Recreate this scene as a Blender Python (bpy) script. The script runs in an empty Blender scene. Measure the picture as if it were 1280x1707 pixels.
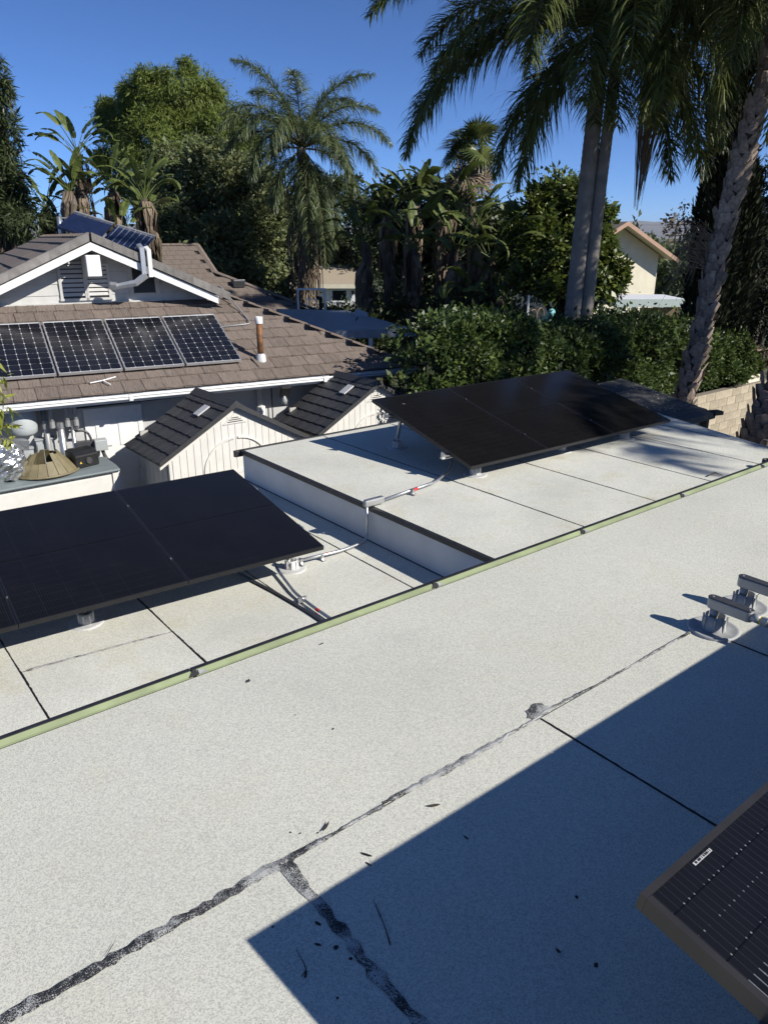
import bpy, math, random
import numpy as np
from mathutils import Matrix, Vector

# ------------------------------------------------------------------ camera, sky, sun, exposure
scn = bpy.context.scene
COL = scn.collection
R = math.radians
AZ = R(51.6)                                   # heading of the view in plan (X = along the flat roofs, Y = away)
FW = np.array([math.cos(AZ), math.sin(AZ), 0.0]); RT = np.array([math.sin(AZ), -math.cos(AZ), 0.0])
PITCH = math.atan(456.5 / 1243.0)
cam = bpy.data.cameras.new('camera'); camo = bpy.data.objects.new('camera', cam); COL.objects.link(camo)
cam.sensor_fit = 'VERTICAL'; cam.sensor_height = 24.0; cam.lens = 24.0 * 1243.0 / 1707.0
cam.clip_start = 0.05; cam.clip_end = 30000.0
f3 = FW * math.cos(PITCH) - np.array([0, 0, math.sin(PITCH)]); u3 = np.array([0, 0, math.cos(PITCH)]) + FW * math.sin(PITCH)
camo.matrix_world = Matrix(((RT[0], u3[0], -f3[0], 0), (RT[1], u3[1], -f3[1], 0), (RT[2], u3[2], -f3[2], 0), (0, 0, 0, 1)))
scn.camera = camo

SUN_AZ, SUN_EL = R(-66), R(34)
world = bpy.data.worlds.new('World'); scn.world = world; world.use_nodes = True
wn = world.node_tree.nodes; wl = world.node_tree.links
bg = wn['Background']; sky = wn.new('ShaderNodeTexSky'); sky.sky_type = 'NISHITA'; sky.sun_disc = False
sky.sun_elevation = SUN_EL; sky.sun_rotation = math.pi / 2 - SUN_AZ
sky.altitude = 0; sky.air_density = 0.45; sky.dust_density = 0.0; sky.ozone_density = 10.0
wl.new(sky.outputs[0], bg.inputs[0]); bg.inputs[1].default_value = 0.118
sl = bpy.data.lights.new('sun', 'SUN'); sl.energy = 5.0; sl.angle = R(0.53); sl.color = (1.0, 0.96, 0.89)
so = bpy.data.objects.new('sun', sl); COL.objects.link(so)
sd = Vector((math.cos(SUN_AZ) * math.cos(SUN_EL), math.sin(SUN_AZ) * math.cos(SUN_EL), math.sin(SUN_EL)))
so.rotation_euler = sd.to_track_quat('Z', 'Y').to_euler(); so.location = sd * 60
scn.view_settings.view_transform = 'Standard'; scn.view_settings.look = 'None'
scn.view_settings.exposure = 0.30; scn.view_settings.gamma = 1.0; scn.view_settings.use_curve_mapping = False
scn.cycles.max_bounces = 6; scn.cycles.transparent_max_bounces = 6

GZ = -5.0                                      # ground; eye level is z = 0
rnd = random.Random(7)

# ------------------------------------------------------------------ helpers
class MB:
    def __init__(s): s.v = []; s.f = []
    def add(s, vs, fs):
        o = len(s.v); s.v += [tuple(map(float, p)) for p in vs]; s.f += [tuple(i + o for i in f) for f in fs]; return s
    def box(s, x0, x1, y0, y1, z0, z1):
        return s.add([(x0,y0,z0),(x1,y0,z0),(x1,y1,z0),(x0,y1,z0),(x0,y0,z1),(x1,y0,z1),(x1,y1,z1),(x0,y1,z1)],
                     [(0,3,2,1),(4,5,6,7),(0,1,5,4),(1,2,6,5),(2,3,7,6),(3,0,4,7)])
    def obox(s, M, x0, x1, y0, y1, z0, z1):    # box in a frame
        o = len(s.v); s.box(x0,x1,y0,y1,z0,z1)
        for i in range(o, len(s.v)): s.v[i] = tuple(M @ Vector(s.v[i]))
        return s
    def prism(s, poly, z0, z1):                # poly in plan, anticlockwise
        n = len(poly)
        return s.add([(x,y,z0) for x,y in poly] + [(x,y,z1) for x,y in poly],
                     [tuple(range(n-1,-1,-1)), tuple(range(n,2*n))] + [(i,(i+1)%n,n+(i+1)%n,n+i) for i in range(n)])
    def extrude(s, prof, a, b, axis='x'):      # closed profile (p,q) swept straight from a to b along an axis
        n = len(prof)
        mk = {'x': lambda t,p,q: (t,p,q), 'y': lambda t,p,q: (p,t,q)}[axis]
        return s.add([mk(a,p,q) for p,q in prof] + [mk(b,p,q) for p,q in prof],
                     [tuple(range(n-1,-1,-1)), tuple(range(n,2*n))] + [(i,(i+1)%n,n+(i+1)%n,n+i) for i in range(n)])
    def tube(s, path, r, n=8, cap=True):
        path = [Vector(p) for p in path]; m = len(path)
        rs = r if isinstance(r, (list, tuple)) else [r] * m
        o = len(s.v); ref = None
        for i, p in enumerate(path):
            t = (path[min(i+1,m-1)] - path[max(i-1,0)]).normalized()
            if ref is None: ref = t.orthogonal().normalized()
            ref = (ref - t * ref.dot(t)).normalized(); b = t.cross(ref)
            for k in range(n):
                a = 2*math.pi*k/n; s.v.append(tuple(p + (ref*math.cos(a) + b*math.sin(a)) * rs[i]))
        for i in range(m-1):
            for k in range(n):
                s.f.append((o+i*n+k, o+i*n+(k+1)%n, o+(i+1)*n+(k+1)%n, o+(i+1)*n+k))
        if cap:
            s.f.append(tuple(o+k for k in range(n-1,-1,-1))); s.f.append(tuple(o+(m-1)*n+k for k in range(n)))
        return s
    def lathe(s, prof, c=(0,0,0), n=20):       # (r,z) pairs
        o = len(s.v); m = len(prof)
        for r, z in prof:
            for k in range(n):
                a = 2*math.pi*k/n; s.v.append((c[0]+r*math.cos(a), c[1]+r*math.sin(a), c[2]+z))
        for i in range(m-1):
            for k in range(n): s.f.append((o+i*n+k, o+i*n+(k+1)%n, o+(i+1)*n+(k+1)%n, o+(i+1)*n+k))
        return s
    def mesh(s, name, mat, smooth=False):
        me = bpy.data.meshes.new(name); me.from_pydata(s.v, [], s.f); me.update()
        if mat: me.materials.append(mat)
        if smooth: me.polygons.foreach_set('use_smooth', [True]*len(me.polygons))
        return me

def link(name, me, parent=None, loc=None, M=None):
    o = bpy.data.objects.new(name, me); COL.objects.link(o)
    if parent: o.parent = parent
    if M is not None: o.matrix_local = M
    elif loc is not None: o.location = loc
    return o
def obj(name, mb, mat, parent=None, smooth=False, loc=None, M=None):
    return link(name, mb.mesh(name, mat, smooth), parent, loc, M)
def tag(o, label=None, cat=None, group=None, kind=None):
    if label: o['label'] = label
    if cat: o['category'] = cat
    if group: o['group'] = group
    if kind: o['kind'] = kind
    return o
def thing(name, label, cat, loc=(0,0,0), rotz=0, group=None):
    o = bpy.data.objects.new(name, None); COL.objects.link(o); o.empty_display_size = 0.1
    o.location = loc; o.rotation_euler = (0,0,rotz); return tag(o, label, cat, group)
def struct(name, mb, mat): return tag(obj(name, mb, mat), kind='structure')
def bevel(o, w=0.004, seg=2):
    m = o.modifiers.new('bevel', 'BEVEL'); m.width = w; m.segments = seg; m.limit_method = 'ANGLE'; return o
def site(r, d, z): p = RT*r + FW*d; return (p[0], p[1], z)      # r to the right of the view line, d along it, in metres

def fast(name, V, Q, mat, T=None):             # big meshes: verts (N,3), quads (M,4), tris (K,3)
    me = bpy.data.meshes.new(name); nq = len(Q); nt = 0 if T is None else len(T)
    me.vertices.add(len(V)); me.vertices.foreach_set('co', np.asarray(V, np.float32).ravel())
    loops = np.concatenate([np.asarray(Q).ravel(), np.asarray(T).ravel() if nt else np.zeros(0, int)]).astype(np.int32)
    me.loops.add(len(loops)); me.loops.foreach_set('vertex_index', loops)
    me.polygons.add(nq + nt)
    st = np.concatenate([np.arange(nq)*4, nq*4 + np.arange(nt)*3]).astype(np.int32)
    me.polygons.foreach_set('loop_start', st)
    me.update(calc_edges=True); me.validate()
    if mat: me.materials.append(mat)
    return me

# ------------------------------------------------------------------ materials
def newmat(name):
    m = bpy.data.materials.new(name); m.use_nodes = True
    nt = m.node_tree; return m, nt.nodes, nt.links, nt.nodes['Principled BSDF']
def ramp(n, stops):
    r = n.new('ShaderNodeValToRGB'); e = r.color_ramp.elements
    while len(e) < len(stops): e.new(0.5)
    for k, (p, c) in enumerate(stops): e[k].position = p; e[k].color = (*c, 1) if len(c) == 3 else c
    return r
def noise(n, l, scale, detail=3, rough=0.55, vec=None, co='Object'):
    t = n.new('ShaderNodeTexNoise'); t.inputs['Scale'].default_value = scale; t.inputs['Detail'].default_value = detail; t.inputs['Roughness'].default_value = rough
    if vec is None:
        tc = n.new('ShaderNodeTexCoord'); vec = tc.outputs[co]
    l.new(vec, t.inputs['Vector']); return t
def sc(c, k): return tuple(min(1, x*k) for x in c)
def nmat(name, col, rough=0.6, metal=0.0, var=0.15, scale=6.0, bump=0.0, bscale=60.0, spec=0.5, objvar=0.0, col2=None, detail=4):
    m, n, l, p = newmat(name)
    t = noise(n, l, scale, detail)
    r = ramp(n, [(0.3, sc(col, 1-var)), (0.7, col2 if col2 else sc(col, 1+var))]); l.new(t.outputs['Fac'], r.inputs[0])
    out = r.outputs[0]
    if objvar:
        oi = n.new('ShaderNodeObjectInfo'); mr = n.new('ShaderNodeMapRange'); mr.inputs[3].default_value = 1-objvar; mr.inputs[4].default_value = 1+objvar
        l.new(oi.outputs['Random'], mr.inputs[0]); hs = n.new('ShaderNodeHueSaturation'); l.new(out, hs.inputs['Color']); l.new(mr.outputs[0], hs.inputs['Value']); out = hs.outputs[0]
    l.new(out, p.inputs['Base Color']); p.inputs['Roughness'].default_value = rough; p.inputs['Metallic'].default_value = metal
    p.inputs['Specular IOR Level'].default_value = spec
    if bump:
        b = n.new('ShaderNodeBump'); b.inputs['Strength'].default_value = bump; b.inputs['Distance'].default_value = 0.01
        t2 = noise(n, l, bscale, 3); l.new(t2.outputs['Fac'], b.inputs['Height']); l.new(b.outputs[0], p.inputs['Normal'])
    return m
def leafmat(name, c1, c2, rough=0.45, trans=0.25, spec=0.4, c3=None):
    m, n, l, p = newmat(name)
    g = n.new('ShaderNodeNewGeometry')
    stops = [(0.0, c1), (1.0, c2)] if c3 is None else [(0.0, c1), (0.8, c2), (1.0, c3)]
    r = ramp(n, stops); l.new(g.outputs['Random Per Island'], r.inputs[0]); l.new(r.outputs[0], p.inputs['Base Color'])
    p.inputs['Roughness'].default_value = rough; p.inputs['Specular IOR Level'].default_value = spec
    tr = n.new('ShaderNodeBsdfTranslucent'); l.new(r.outputs[0], tr.inputs[0])
    mx = n.new('ShaderNodeMixShader'); mx.inputs[0].default_value = trans
    l.new(p.outputs[0], mx.inputs[1]); l.new(tr.outputs[0], mx.inputs[2]); l.new(mx.outputs[0], n['Material Output'].inputs[0])
    return m
def granule(name, light, dark, fleck, size=260.0, blot=0.10, bump=0.35, dirt=None):
    m, n, l, p = newmat(name)
    tc = n.new('ShaderNodeTexCoord'); v = tc.outputs['Object']
    fine = noise(n, l, size, 3, 0.85, v); r1 = ramp(n, [(0.28, dark), (0.52, light), (0.8, sc(light, 1.12))]); gv = n.new('ShaderNodeTexVoronoi'); gv.inputs['Scale'].default_value = size; l.new(v, gv.inputs['Vector']); sp = n.new('ShaderNodeSeparateColor'); l.new(gv.outputs['Color'], sp.inputs[0])
    mg = n.new('ShaderNodeMath'); mg.operation = 'MULTIPLY_ADD'; l.new(sp.outputs[0], mg.inputs[0]); mg.inputs[1].default_value = 0.62; l.new(fine.outputs['Fac'], mg.inputs[2]); mh = n.new('ShaderNodeMath'); mh.operation = 'SUBTRACT'; l.new(mg.outputs[0], mh.inputs[0]); mh.inputs[1].default_value = 0.28; l.new(mh.outputs[0], r1.inputs[0])
    vo = n.new('ShaderNodeTexVoronoi'); vo.inputs['Scale'].default_value = size*0.42; l.new(v, vo.inputs['Vector'])
    r2 = ramp(n, [(0.10, (1,1,1)), (0.17, (0,0,0))]); l.new(vo.outputs['Distance'], r2.inputs[0])
    pick = noise(n, l, size*0.1, 2, 0.7, v); r2b = ramp(n, [(0.47, (0,0,0)), (0.6, (1,1,1))]); l.new(pick.outputs['Fac'], r2b.inputs[0])
    mu = n.new('ShaderNodeMath'); mu.operation = 'MULTIPLY'; l.new(r2.outputs[0], mu.inputs[0]); l.new(r2b.outputs[0], mu.inputs[1])
    mx = n.new('ShaderNodeMixRGB'); l.new(mu.outputs[0], mx.inputs[0]); l.new(r1.outputs[0], mx.inputs[1]); mx.inputs[2].default_value = (*fleck, 1)
    big = noise(n, l, 1.3, 5, 0.6, v); mr = n.new('ShaderNodeMapRange'); mr.inputs[1].default_value = 0.3; mr.inputs[2].default_value = 0.7; mr.inputs[3].default_value = 1-blot; mr.inputs[4].default_value = 1+blot*0.6
    l.new(big.outputs['Fac'], mr.inputs[0]); hs = n.new('ShaderNodeHueSaturation'); l.new(mx.outputs[0], hs.inputs['Color']); l.new(mr.outputs[0], hs.inputs['Value'])
    out = hs.outputs[0]
    if dirt:
        d = noise(n, l, 2.6, 6, 0.65, v); r3 = ramp(n, [(0.52, (0,0,0)), (0.75, (0.85,0.85,0.85))]); l.new(d.outputs['Fac'], r3.inputs[0])
        m2 = n.new('ShaderNodeMixRGB'); m2.blend_type = 'MULTIPLY'; l.new(r3.outputs[0], m2.inputs[0]); l.new(out, m2.inputs[1]); m2.inputs[2].default_value = (*dirt, 1); out = m2.outputs[0]
    l.new(out, p.inputs['Base Color']); p.inputs['Roughness'].default_value = 0.85; p.inputs['Specular IOR Level'].default_value = 0.25
    b = n.new('ShaderNodeBump'); b.inputs['Strength'].default_value = bump; b.inputs['Distance'].default_value = 0.003
    l.new(sp.outputs[1], b.inputs['Height']); l.new(b.outputs[0], p.inputs['Normal'])
    return m
def tarmat(name, cover):
    m, n, l, p = newmat(name)
    tc = n.new('ShaderNodeTexCoord'); v = tc.outputs['Object']
    a = noise(n, l, 330, 2, 0.8, v); b = noise(n, l, 16, 3, 0.6, v)
    ad = n.new('ShaderNodeMath'); ad.operation = 'MULTIPLY_ADD'; l.new(b.outputs['Fac'], ad.inputs[0]); ad.inputs[1].default_value = 0.75; l.new(a.outputs['Fac'], ad.inputs[2])
    r = ramp(n, [(cover, (0.018,0.018,0.02)), (cover+0.06, (0.42,0.42,0.40))]); l.new(ad.outputs[0], r.inputs[0])
    l.new(r.outputs[0], p.inputs['Base Color']); p.inputs['Roughness'].default_value = 0.7
    return m
def pvmat(name, base, line, rough, spec, ly=0.0155, pad_glints=0.0, edge=0.45):
    # fine collector wires printed on the cells, in panel metres
    m, n, l, p = newmat(name)
    tc = n.new('ShaderNodeTexCoord'); sx = n.new('ShaderNodeSeparateXYZ'); l.new(tc.outputs['Object'], sx.inputs[0])
    def stripe(axis, period, w, soft=0.0):
        a = n.new('ShaderNodeMath'); a.operation = 'DIVIDE'; l.new(sx.outputs[axis], a.inputs[0]); a.inputs[1].default_value = period
        b = n.new('ShaderNodeMath'); b.operation = 'FRACT'; l.new(a.outputs[0], b.inputs[0])
        c = n.new('ShaderNodeMath'); c.operation = 'LESS_THAN'; l.new(b.outputs[0], c.inputs[0]); c.inputs[1].default_value = w
        return c.outputs[0]
    def mul(a, b):
        c = n.new('ShaderNodeMath'); c.operation = 'MULTIPLY'; l.new(a, c.inputs[0])
        if hasattr(b, 'type'): l.new(b, c.inputs[1])
        else: c.inputs[1].default_value = b
        return c.outputs[0]
    wires = stripe('X', ly, 0.10); gap = stripe('Y', 0.0925, 0.035); colgap = stripe('X', 0.183, 0.012)
    mx = n.new('ShaderNodeMixRGB'); l.new(wires, mx.inputs[0]); mx.inputs[1].default_value = (*base, 1); mx.inputs[2].default_value = (*line, 1)
    m1 = n.new('ShaderNodeMixRGB'); l.new(gap, m1.inputs[0]); l.new(mx.outputs[0], m1.inputs[1]); m1.inputs[2].default_value = (*sc(base, edge), 1)
    m2 = n.new('ShaderNodeMixRGB'); l.new(colgap, m2.inputs[0]); l.new(m1.outputs[0], m2.inputs[1]); m2.inputs[2].default_value = (*sc(base, edge), 1)
    out = m2.outputs[0]
    if pad_glints:
        d = mul(stripe('X', ly, 0.17), stripe('Y', 0.0463, 0.07)); rib = mul(stripe('X', ly, 0.14), stripe('Y', 0.37, 0.16))  # solder pads and ribbons; the pads' glints are painted as pale dots
        ns = noise(n, l, 40, 2); rr = ramp(n, [(0.42, (0,0,0)), (0.62, (1,1,1))]); l.new(ns.outputs['Fac'], rr.inputs[0])
        for mask, k in ((mul(d, rr.outputs[0]), 1.0), (rib, 0.6)):
            m3 = n.new('ShaderNodeMixRGB'); l.new(mul(mask, k), m3.inputs[0]); l.new(out, m3.inputs[1]); m3.inputs[2].default_value = (pad_glints, pad_glints, pad_glints*1.05, 1); out = m3.outputs[0]
    dust = noise(n, l, 3.0, 5, 0.65); rd = ramp(n, [(0.4, (0,0,0)), (0.8, (1,1,1))]); l.new(dust.outputs['Fac'], rd.inputs[0])
    m4 = n.new('ShaderNodeMixRGB'); l.new(mul(rd.outputs[0], 0.012), m4.inputs[0]); l.new(out, m4.inputs[1]); m4.inputs[2].default_value = (0.25,0.24,0.22,1)
    l.new(m4.outputs[0], p.inputs['Base Color']); p.inputs['Roughness'].default_value = rough; p.inputs['Specular IOR Level'].default_value = spec
    return m

def streak(name, col, objvar):                  # wood-grained concrete shake: streaks run up the tile
    m, n, l, p = newmat(name); tc = n.new('ShaderNodeTexCoord'); mp = n.new('ShaderNodeMapping'); mp.inputs['Scale'].default_value = (85, 6, 6); l.new(tc.outputs['Object'], mp.inputs[0])
    oi = n.new('ShaderNodeObjectInfo'); ad = n.new('ShaderNodeVectorMath'); ad.operation = 'ADD'; l.new(mp.outputs[0], ad.inputs[0]); cm = n.new('ShaderNodeVectorMath'); cm.operation = 'SCALE'; cm.inputs['Scale'].default_value = 40; l.new(oi.outputs['Random'], cm.inputs[0]); l.new(cm.outputs[0], ad.inputs[1])
    t = noise(n, l, 1.0, 4, 0.6, ad.outputs[0]); r = ramp(n, [(0.28, sc(col, 0.55)), (0.5, col), (0.75, sc(col, 1.35))]); l.new(t.outputs['Fac'], r.inputs[0])
    mr = n.new('ShaderNodeMapRange'); mr.inputs[3].default_value = 1-objvar; mr.inputs[4].default_value = 1+objvar; l.new(oi.outputs['Random'], mr.inputs[0]); hs = n.new('ShaderNodeHueSaturation'); l.new(r.outputs[0], hs.inputs['Color']); l.new(mr.outputs[0], hs.inputs['Value'])
    l.new(hs.outputs[0], p.inputs['Base Color']); p.inputs['Roughness'].default_value = 0.9; b = n.new('ShaderNodeBump'); b.inputs['Strength'].default_value = 0.6; b.inputs['Distance'].default_value = 0.01; l.new(t.outputs['Fac'], b.inputs['Height']); l.new(b.outputs[0], p.inputs['Normal']); return m
M = {}
M['cap_near'] = granule('mineral_cap_sheet', (0.605,0.60,0.515), (0.44,0.437,0.385), (0.09,0.09,0.09), 330, 0.10, 0.10, dirt=(0.90,0.885,0.84))
M['cap_low'] = granule('coated_cap_sheet', (0.645,0.64,0.565), (0.51,0.505,0.445), (0.24,0.23,0.20), 190, 0.14, 0.08, dirt=(0.80,0.76,0.64))
M['bitumen'] = nmat('bitumen', (0.018,0.018,0.02), 0.7, var=0.3, scale=30)
M['tar_heavy'] = tarmat('tar_with_granules', 0.855); M['tar_light'] = tarmat('worn_tar', 0.80); M['tar'] = nmat('tar', (0.012,0.012,0.013), 0.55, var=0.4, scale=60)
M['stucco_white'] = nmat('painted_parapet', (0.62,0.62,0.60), 0.85, var=0.08, scale=3, bump=0.25, bscale=90)
M['edge_black'] = nmat('black_edge_metal', (0.02,0.02,0.022), 0.5, var=0.4, scale=12)
M['edge_green'] = nmat('green_primed_metal', (0.25,0.29,0.155), 0.6, var=0.22, scale=5)
M['galv'] = nmat('galvanised_steel', (0.52,0.53,0.54), 0.38, 0.85, var=0.14, scale=25)
M['grey_cast'] = nmat('grey_cast_metal', (0.34,0.345,0.34), 0.5, 0.3, var=0.10, scale=20)
M['grey_dark'] = nmat('dark_grey_metal', (0.09,0.09,0.095), 0.45, 0.5, var=0.15, scale=20)
M['flash_white'] = nmat('grey_white_flashing', (0.55,0.55,0.54), 0.6, 0.1, var=0.12, scale=25)
M['flash_grey'] = nmat('grey_flashing', (0.36,0.365,0.36), 0.6, 0.1, var=0.15, scale=25)
M['pv_frame'] = nmat('black_anodised_frame', (0.022,0.022,0.024), 0.38, 0.4, var=0.15, scale=10)
M['pv_frame_near'] = nmat('anodised_frame_in_reach', (0.055,0.052,0.05), 0.36, 0.5, var=0.12, scale=10)
M['pv_black'] = pvmat('black_solar_glass', (0.0065,0.0062,0.0065), (0.016,0.016,0.018), 0.15, 0.19, edge=2.6)
M['pv_black_near'] = pvmat('solar_glass_in_reach', (0.008,0.008,0.010), (0.02,0.02,0.023), 0.18, 0.3, pad_glints=0.22)
M['pv_silver'] = nmat('silver_frame', (0.62,0.62,0.62), 0.35, 0.7, var=0.06, scale=10)
M['pv_back'] = nmat('white_backsheet', (0.60,0.60,0.60), 0.25, var=0.05, scale=10)
M['pv_cell'] = nmat('solar_cell', (0.012,0.013,0.018), 0.18, var=0.25, scale=4, objvar=0.25)
M['thermal'] = nmat('blue_solar_thermal', (0.010,0.016,0.045), 0.25, var=0.2, scale=5)
M['tile'] = streak('concrete_roof_tile', (0.178,0.142,0.117), 0.13)
M['tile_grey'] = nmat('weathered_rake_tile', (0.20,0.185,0.17), 0.85, var=0.25, scale=7, bump=0.4, bscale=60, objvar=0.2)
M['white_paint'] = nmat('white_paint', (0.76,0.76,0.74), 0.5, var=0.05, scale=4)
M['white_worn'] = nmat('peeling_white_paint', (0.74,0.73,0.70), 0.6, var=0.1, scale=25, bump=0.3, bscale=40)
M['siding'] = nmat('grey_siding', (0.52,0.51,0.48), 0.7, var=0.08, scale=5)
M['wall_grey'] = nmat('grey_stucco', (0.50,0.50,0.49), 0.9, var=0.08, scale=3, bump=0.3, bscale=80)
M['dark_wood'] = nmat('dark_wood', (0.05,0.042,0.035), 0.8, var=0.3, scale=10)
M['soffit'] = nmat('grey_soffit', (0.30,0.30,0.30), 0.8, var=0.1, scale=6)
M['black'] = nmat('black_plastic', (0.014,0.014,0.015), 0.45, var=0.3, scale=15)
M['rust'] = nmat('rusted_pipe', (0.09,0.07,0.06), 0.7, 0.3, var=0.5, scale=9, col2=(0.32,0.14,0.05), detail=6)
M['shed_roof'] = nmat('charcoal_resin_shingle', (0.042,0.042,0.044), 0.55, var=0.15, scale=12, objvar=0.18)
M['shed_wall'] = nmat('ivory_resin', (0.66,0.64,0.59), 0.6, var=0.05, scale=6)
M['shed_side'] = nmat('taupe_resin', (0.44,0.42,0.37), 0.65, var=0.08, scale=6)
M['lid'] = nmat('grey_green_lid', (0.17,0.20,0.205), 0.55, var=0.08, scale=5)
M['khaki'] = nmat('khaki_plastic', (0.185,0.155,0.085), 0.6, var=0.18, scale=9)
M['foil'] = nmat('crinkled_foil', (0.72,0.72,0.70), 0.22, 0.9, var=0.15, scale=20, bump=1.0, bscale=22)
M['tank'] = nmat('grey_tank', (0.42,0.45,0.45), 0.5, var=0.08, scale=5)
M['panel_grey'] = nmat('grey_enclosure', (0.40,0.42,0.42), 0.5, 0.1, var=0.05, scale=5)
M['red'] = nmat('red_sticker', (0.55,0.04,0.035), 0.5, var=0.1, scale=40)
M['sticker'] = nmat('white_sticker', (0.5,0.5,0.49), 0.5, var=0.05, scale=40)
M['yellow'] = nmat('yellow_ring', (0.6,0.45,0.05), 0.5)
M['block'] = nmat('tan_concrete_block', (0.40,0.335,0.24), 0.9, var=0.16, scale=10, bump=0.4, bscale=70, objvar=0.14)
M['mortar'] = nmat('mortar', (0.22,0.19,0.15), 0.9, var=0.2, scale=20)
M['stucco_yel'] = nmat('cream_stucco', (0.66,0.60,0.46), 0.9, var=0.07, scale=2, bump=0.3, bscale=40)
M['trim_pink'] = nmat('salmon_trim', (0.40,0.25,0.175), 0.7, var=0.1, scale=6)
M['shingle_tan'] = nmat('tan_shingles', (0.34,0.28,0.20), 0.9, var=0.2, scale=30)
M['shingle_grey'] = nmat('grey_brown_shingles', (0.20,0.17,0.13), 0.9, var=0.2, scale=30)
M['pale_green'] = nmat('pale_green_paint', (0.50,0.58,0.54), 0.6, var=0.06, scale=4)
M['patio'] = nmat('aluminium_patio_roof', (0.30,0.33,0.36), 0.5, 0.1, var=0.12, scale=4)
M['dark_roof'] = nmat('dark_shingle_roof', (0.075,0.075,0.073), 0.75, var=0.25, scale=20, bump=0.5, bscale=60)
M['clear'] = nmat('clear_acrylic', (0.9,0.92,0.93), 0.02, var=0.01); M['clear'].node_tree.nodes['Principled BSDF'].inputs['Transmission Weight'].default_value = 1.0; M['clear'].node_tree.nodes['Principled BSDF'].inputs['IOR'].default_value = 1.02
M['glass'] = nmat('window_glass', (0.02,0.025,0.03), 0.08, var=0.1)
M['petal'] = nmat('fallen_petal', (0.65,0.62,0.55), 0.7)
M['leaf_dead'] = nmat('dead_leaf', (0.06,0.045,0.03), 0.8, var=0.3, scale=30)
M['soil'] = nmat('dry_soil_and_lawn', (0.12,0.105,0.06), 0.95, var=0.35, scale=0.4, bump=0.4, bscale=8, col2=(0.09,0.11,0.045), detail=8)
M['rock'] = nmat('mountain_scrub', (0.16,0.145,0.12), 0.95, var=0.35, scale=0.0016, detail=10)
M['bark_grey'] = nmat('ringed_palm_trunk', (0.205,0.185,0.165), 0.85, var=0.22, scale=5, bump=0.5, bscale=18)
M['boot'] = nmat('palm_boot', (0.26,0.20,0.16), 0.85, var=0.35, scale=14, bump=0.6, bscale=40, objvar=0.35)
M['boot_core'] = nmat('palm_fibre', (0.07,0.05,0.036), 0.9, var=0.4, scale=14, bump=0.6, bscale=50)
M['bark'] = nmat('tree_bark', (0.09,0.07,0.055), 0.9, var=0.3, scale=8, bump=0.5, bscale=20)
M['straw'] = leafmat('dry_palm_strands', (0.16,0.11,0.07), (0.30,0.23,0.15), 0.8, 0.15, 0.2)
M['thatch'] = leafmat('dead_hanging_leaves', (0.10,0.075,0.05), (0.30,0.235,0.17), 0.8, 0.15, 0.2)
M['frond'] = leafmat('palm_leaflets', (0.055,0.082,0.024), (0.17,0.195,0.058), 0.4, 0.25, 0.45)
M['frond_far'] = leafmat('grey_green_palm_leaflets', (0.080,0.110,0.048), (0.17,0.205,0.085), 0.42, 0.28, 0.45)
M['rachis'] = nmat('palm_rib', (0.12,0.11,0.04), 0.6, var=0.2)
M['banana'] = leafmat('paddle_leaf', (0.065,0.095,0.024), (0.13,0.16,0.042), 0.5, 0.25, 0.35)
M['l_willow'] = leafmat('willow_leaves', (0.095,0.135,0.024), (0.19,0.23,0.05), 0.5, 0.35, 0.3)
M['l_broad'] = leafmat('broad_leaves', (0.095,0.12,0.046), (0.20,0.225,0.09), 0.5, 0.25, 0.4)
M['l_dark'] = leafmat('dark_leaves', (0.030,0.045,0.016), (0.075,0.095,0.034), 0.45, 0.2, 0.4)
M['l_citrus'] = leafmat('glossy_leaves', (0.05,0.08,0.014), (0.14,0.175,0.03), 0.42, 0.25, 0.5)
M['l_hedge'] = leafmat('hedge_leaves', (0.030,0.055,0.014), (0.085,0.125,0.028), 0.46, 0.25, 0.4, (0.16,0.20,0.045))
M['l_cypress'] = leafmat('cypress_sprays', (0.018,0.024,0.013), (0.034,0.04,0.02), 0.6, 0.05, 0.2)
M['l_lime'] = leafmat('young_yellow_green_leaves', (0.24,0.27,0.035), (0.42,0.43,0.08), 0.45, 0.4, 0.4)
M['flower'] = leafmat('violet_petals', (0.20,0.15,0.55), (0.30,0.24,0.70), 0.5, 0.3, 0.3)
M['wood'] = nmat('weathered_wood', (0.20,0.14,0.09), 0.85, var=0.25, scale=9)
M['teal'] = nmat('teal_plastic', (0.16,0.42,0.42), 0.5)

# ------------------------------------------------------------------ ground, far country
g = MB(); g.add([(-9000,-9000,GZ),(14000,-9000,GZ),(14000,14000,GZ),(-9000,14000,GZ)], [(0,1,2,3)]); struct('ground', g, M['soil'])
# distant range: ridged strip with depth
rng = np.random.default_rng(11); nm = 90; mv = []; mq = []
prof = np.cumsum(rng.normal(0, 9, nm)); prof -= np.linspace(prof[0], prof[-1], nm); prof = (prof - prof.min()); prof = 120 + 90*prof/prof.max()
for i in range(nm):
    ang = R(60) - R(92)*i/(nm-1)
    dr = FW*math.cos(-ang+0) - RT*math.sin(ang)
    for k, (dd, hh) in enumerate(((8200,0),(8500,0.35),(8800,0.62),(9200,1.0),(9900,0.6),(10600,0))):
        j = rng.normal(0, 0.10) if 0 < hh < 1 else 0
        p = dr*(dd + rng.normal(0, 60)); mv.append((p[0], p[1], GZ - 2 + prof[i]*max(0, hh + j)))
for i in range(nm-1):
    for k in range(5): mq.append((i*6+k, (i+1)*6+k, (i+1)*6+k+1, i*6+k+1))
tag(link('mountains', fast('mountains', np.array(mv), np.array(mq), M['rock'])), kind='structure')

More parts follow.
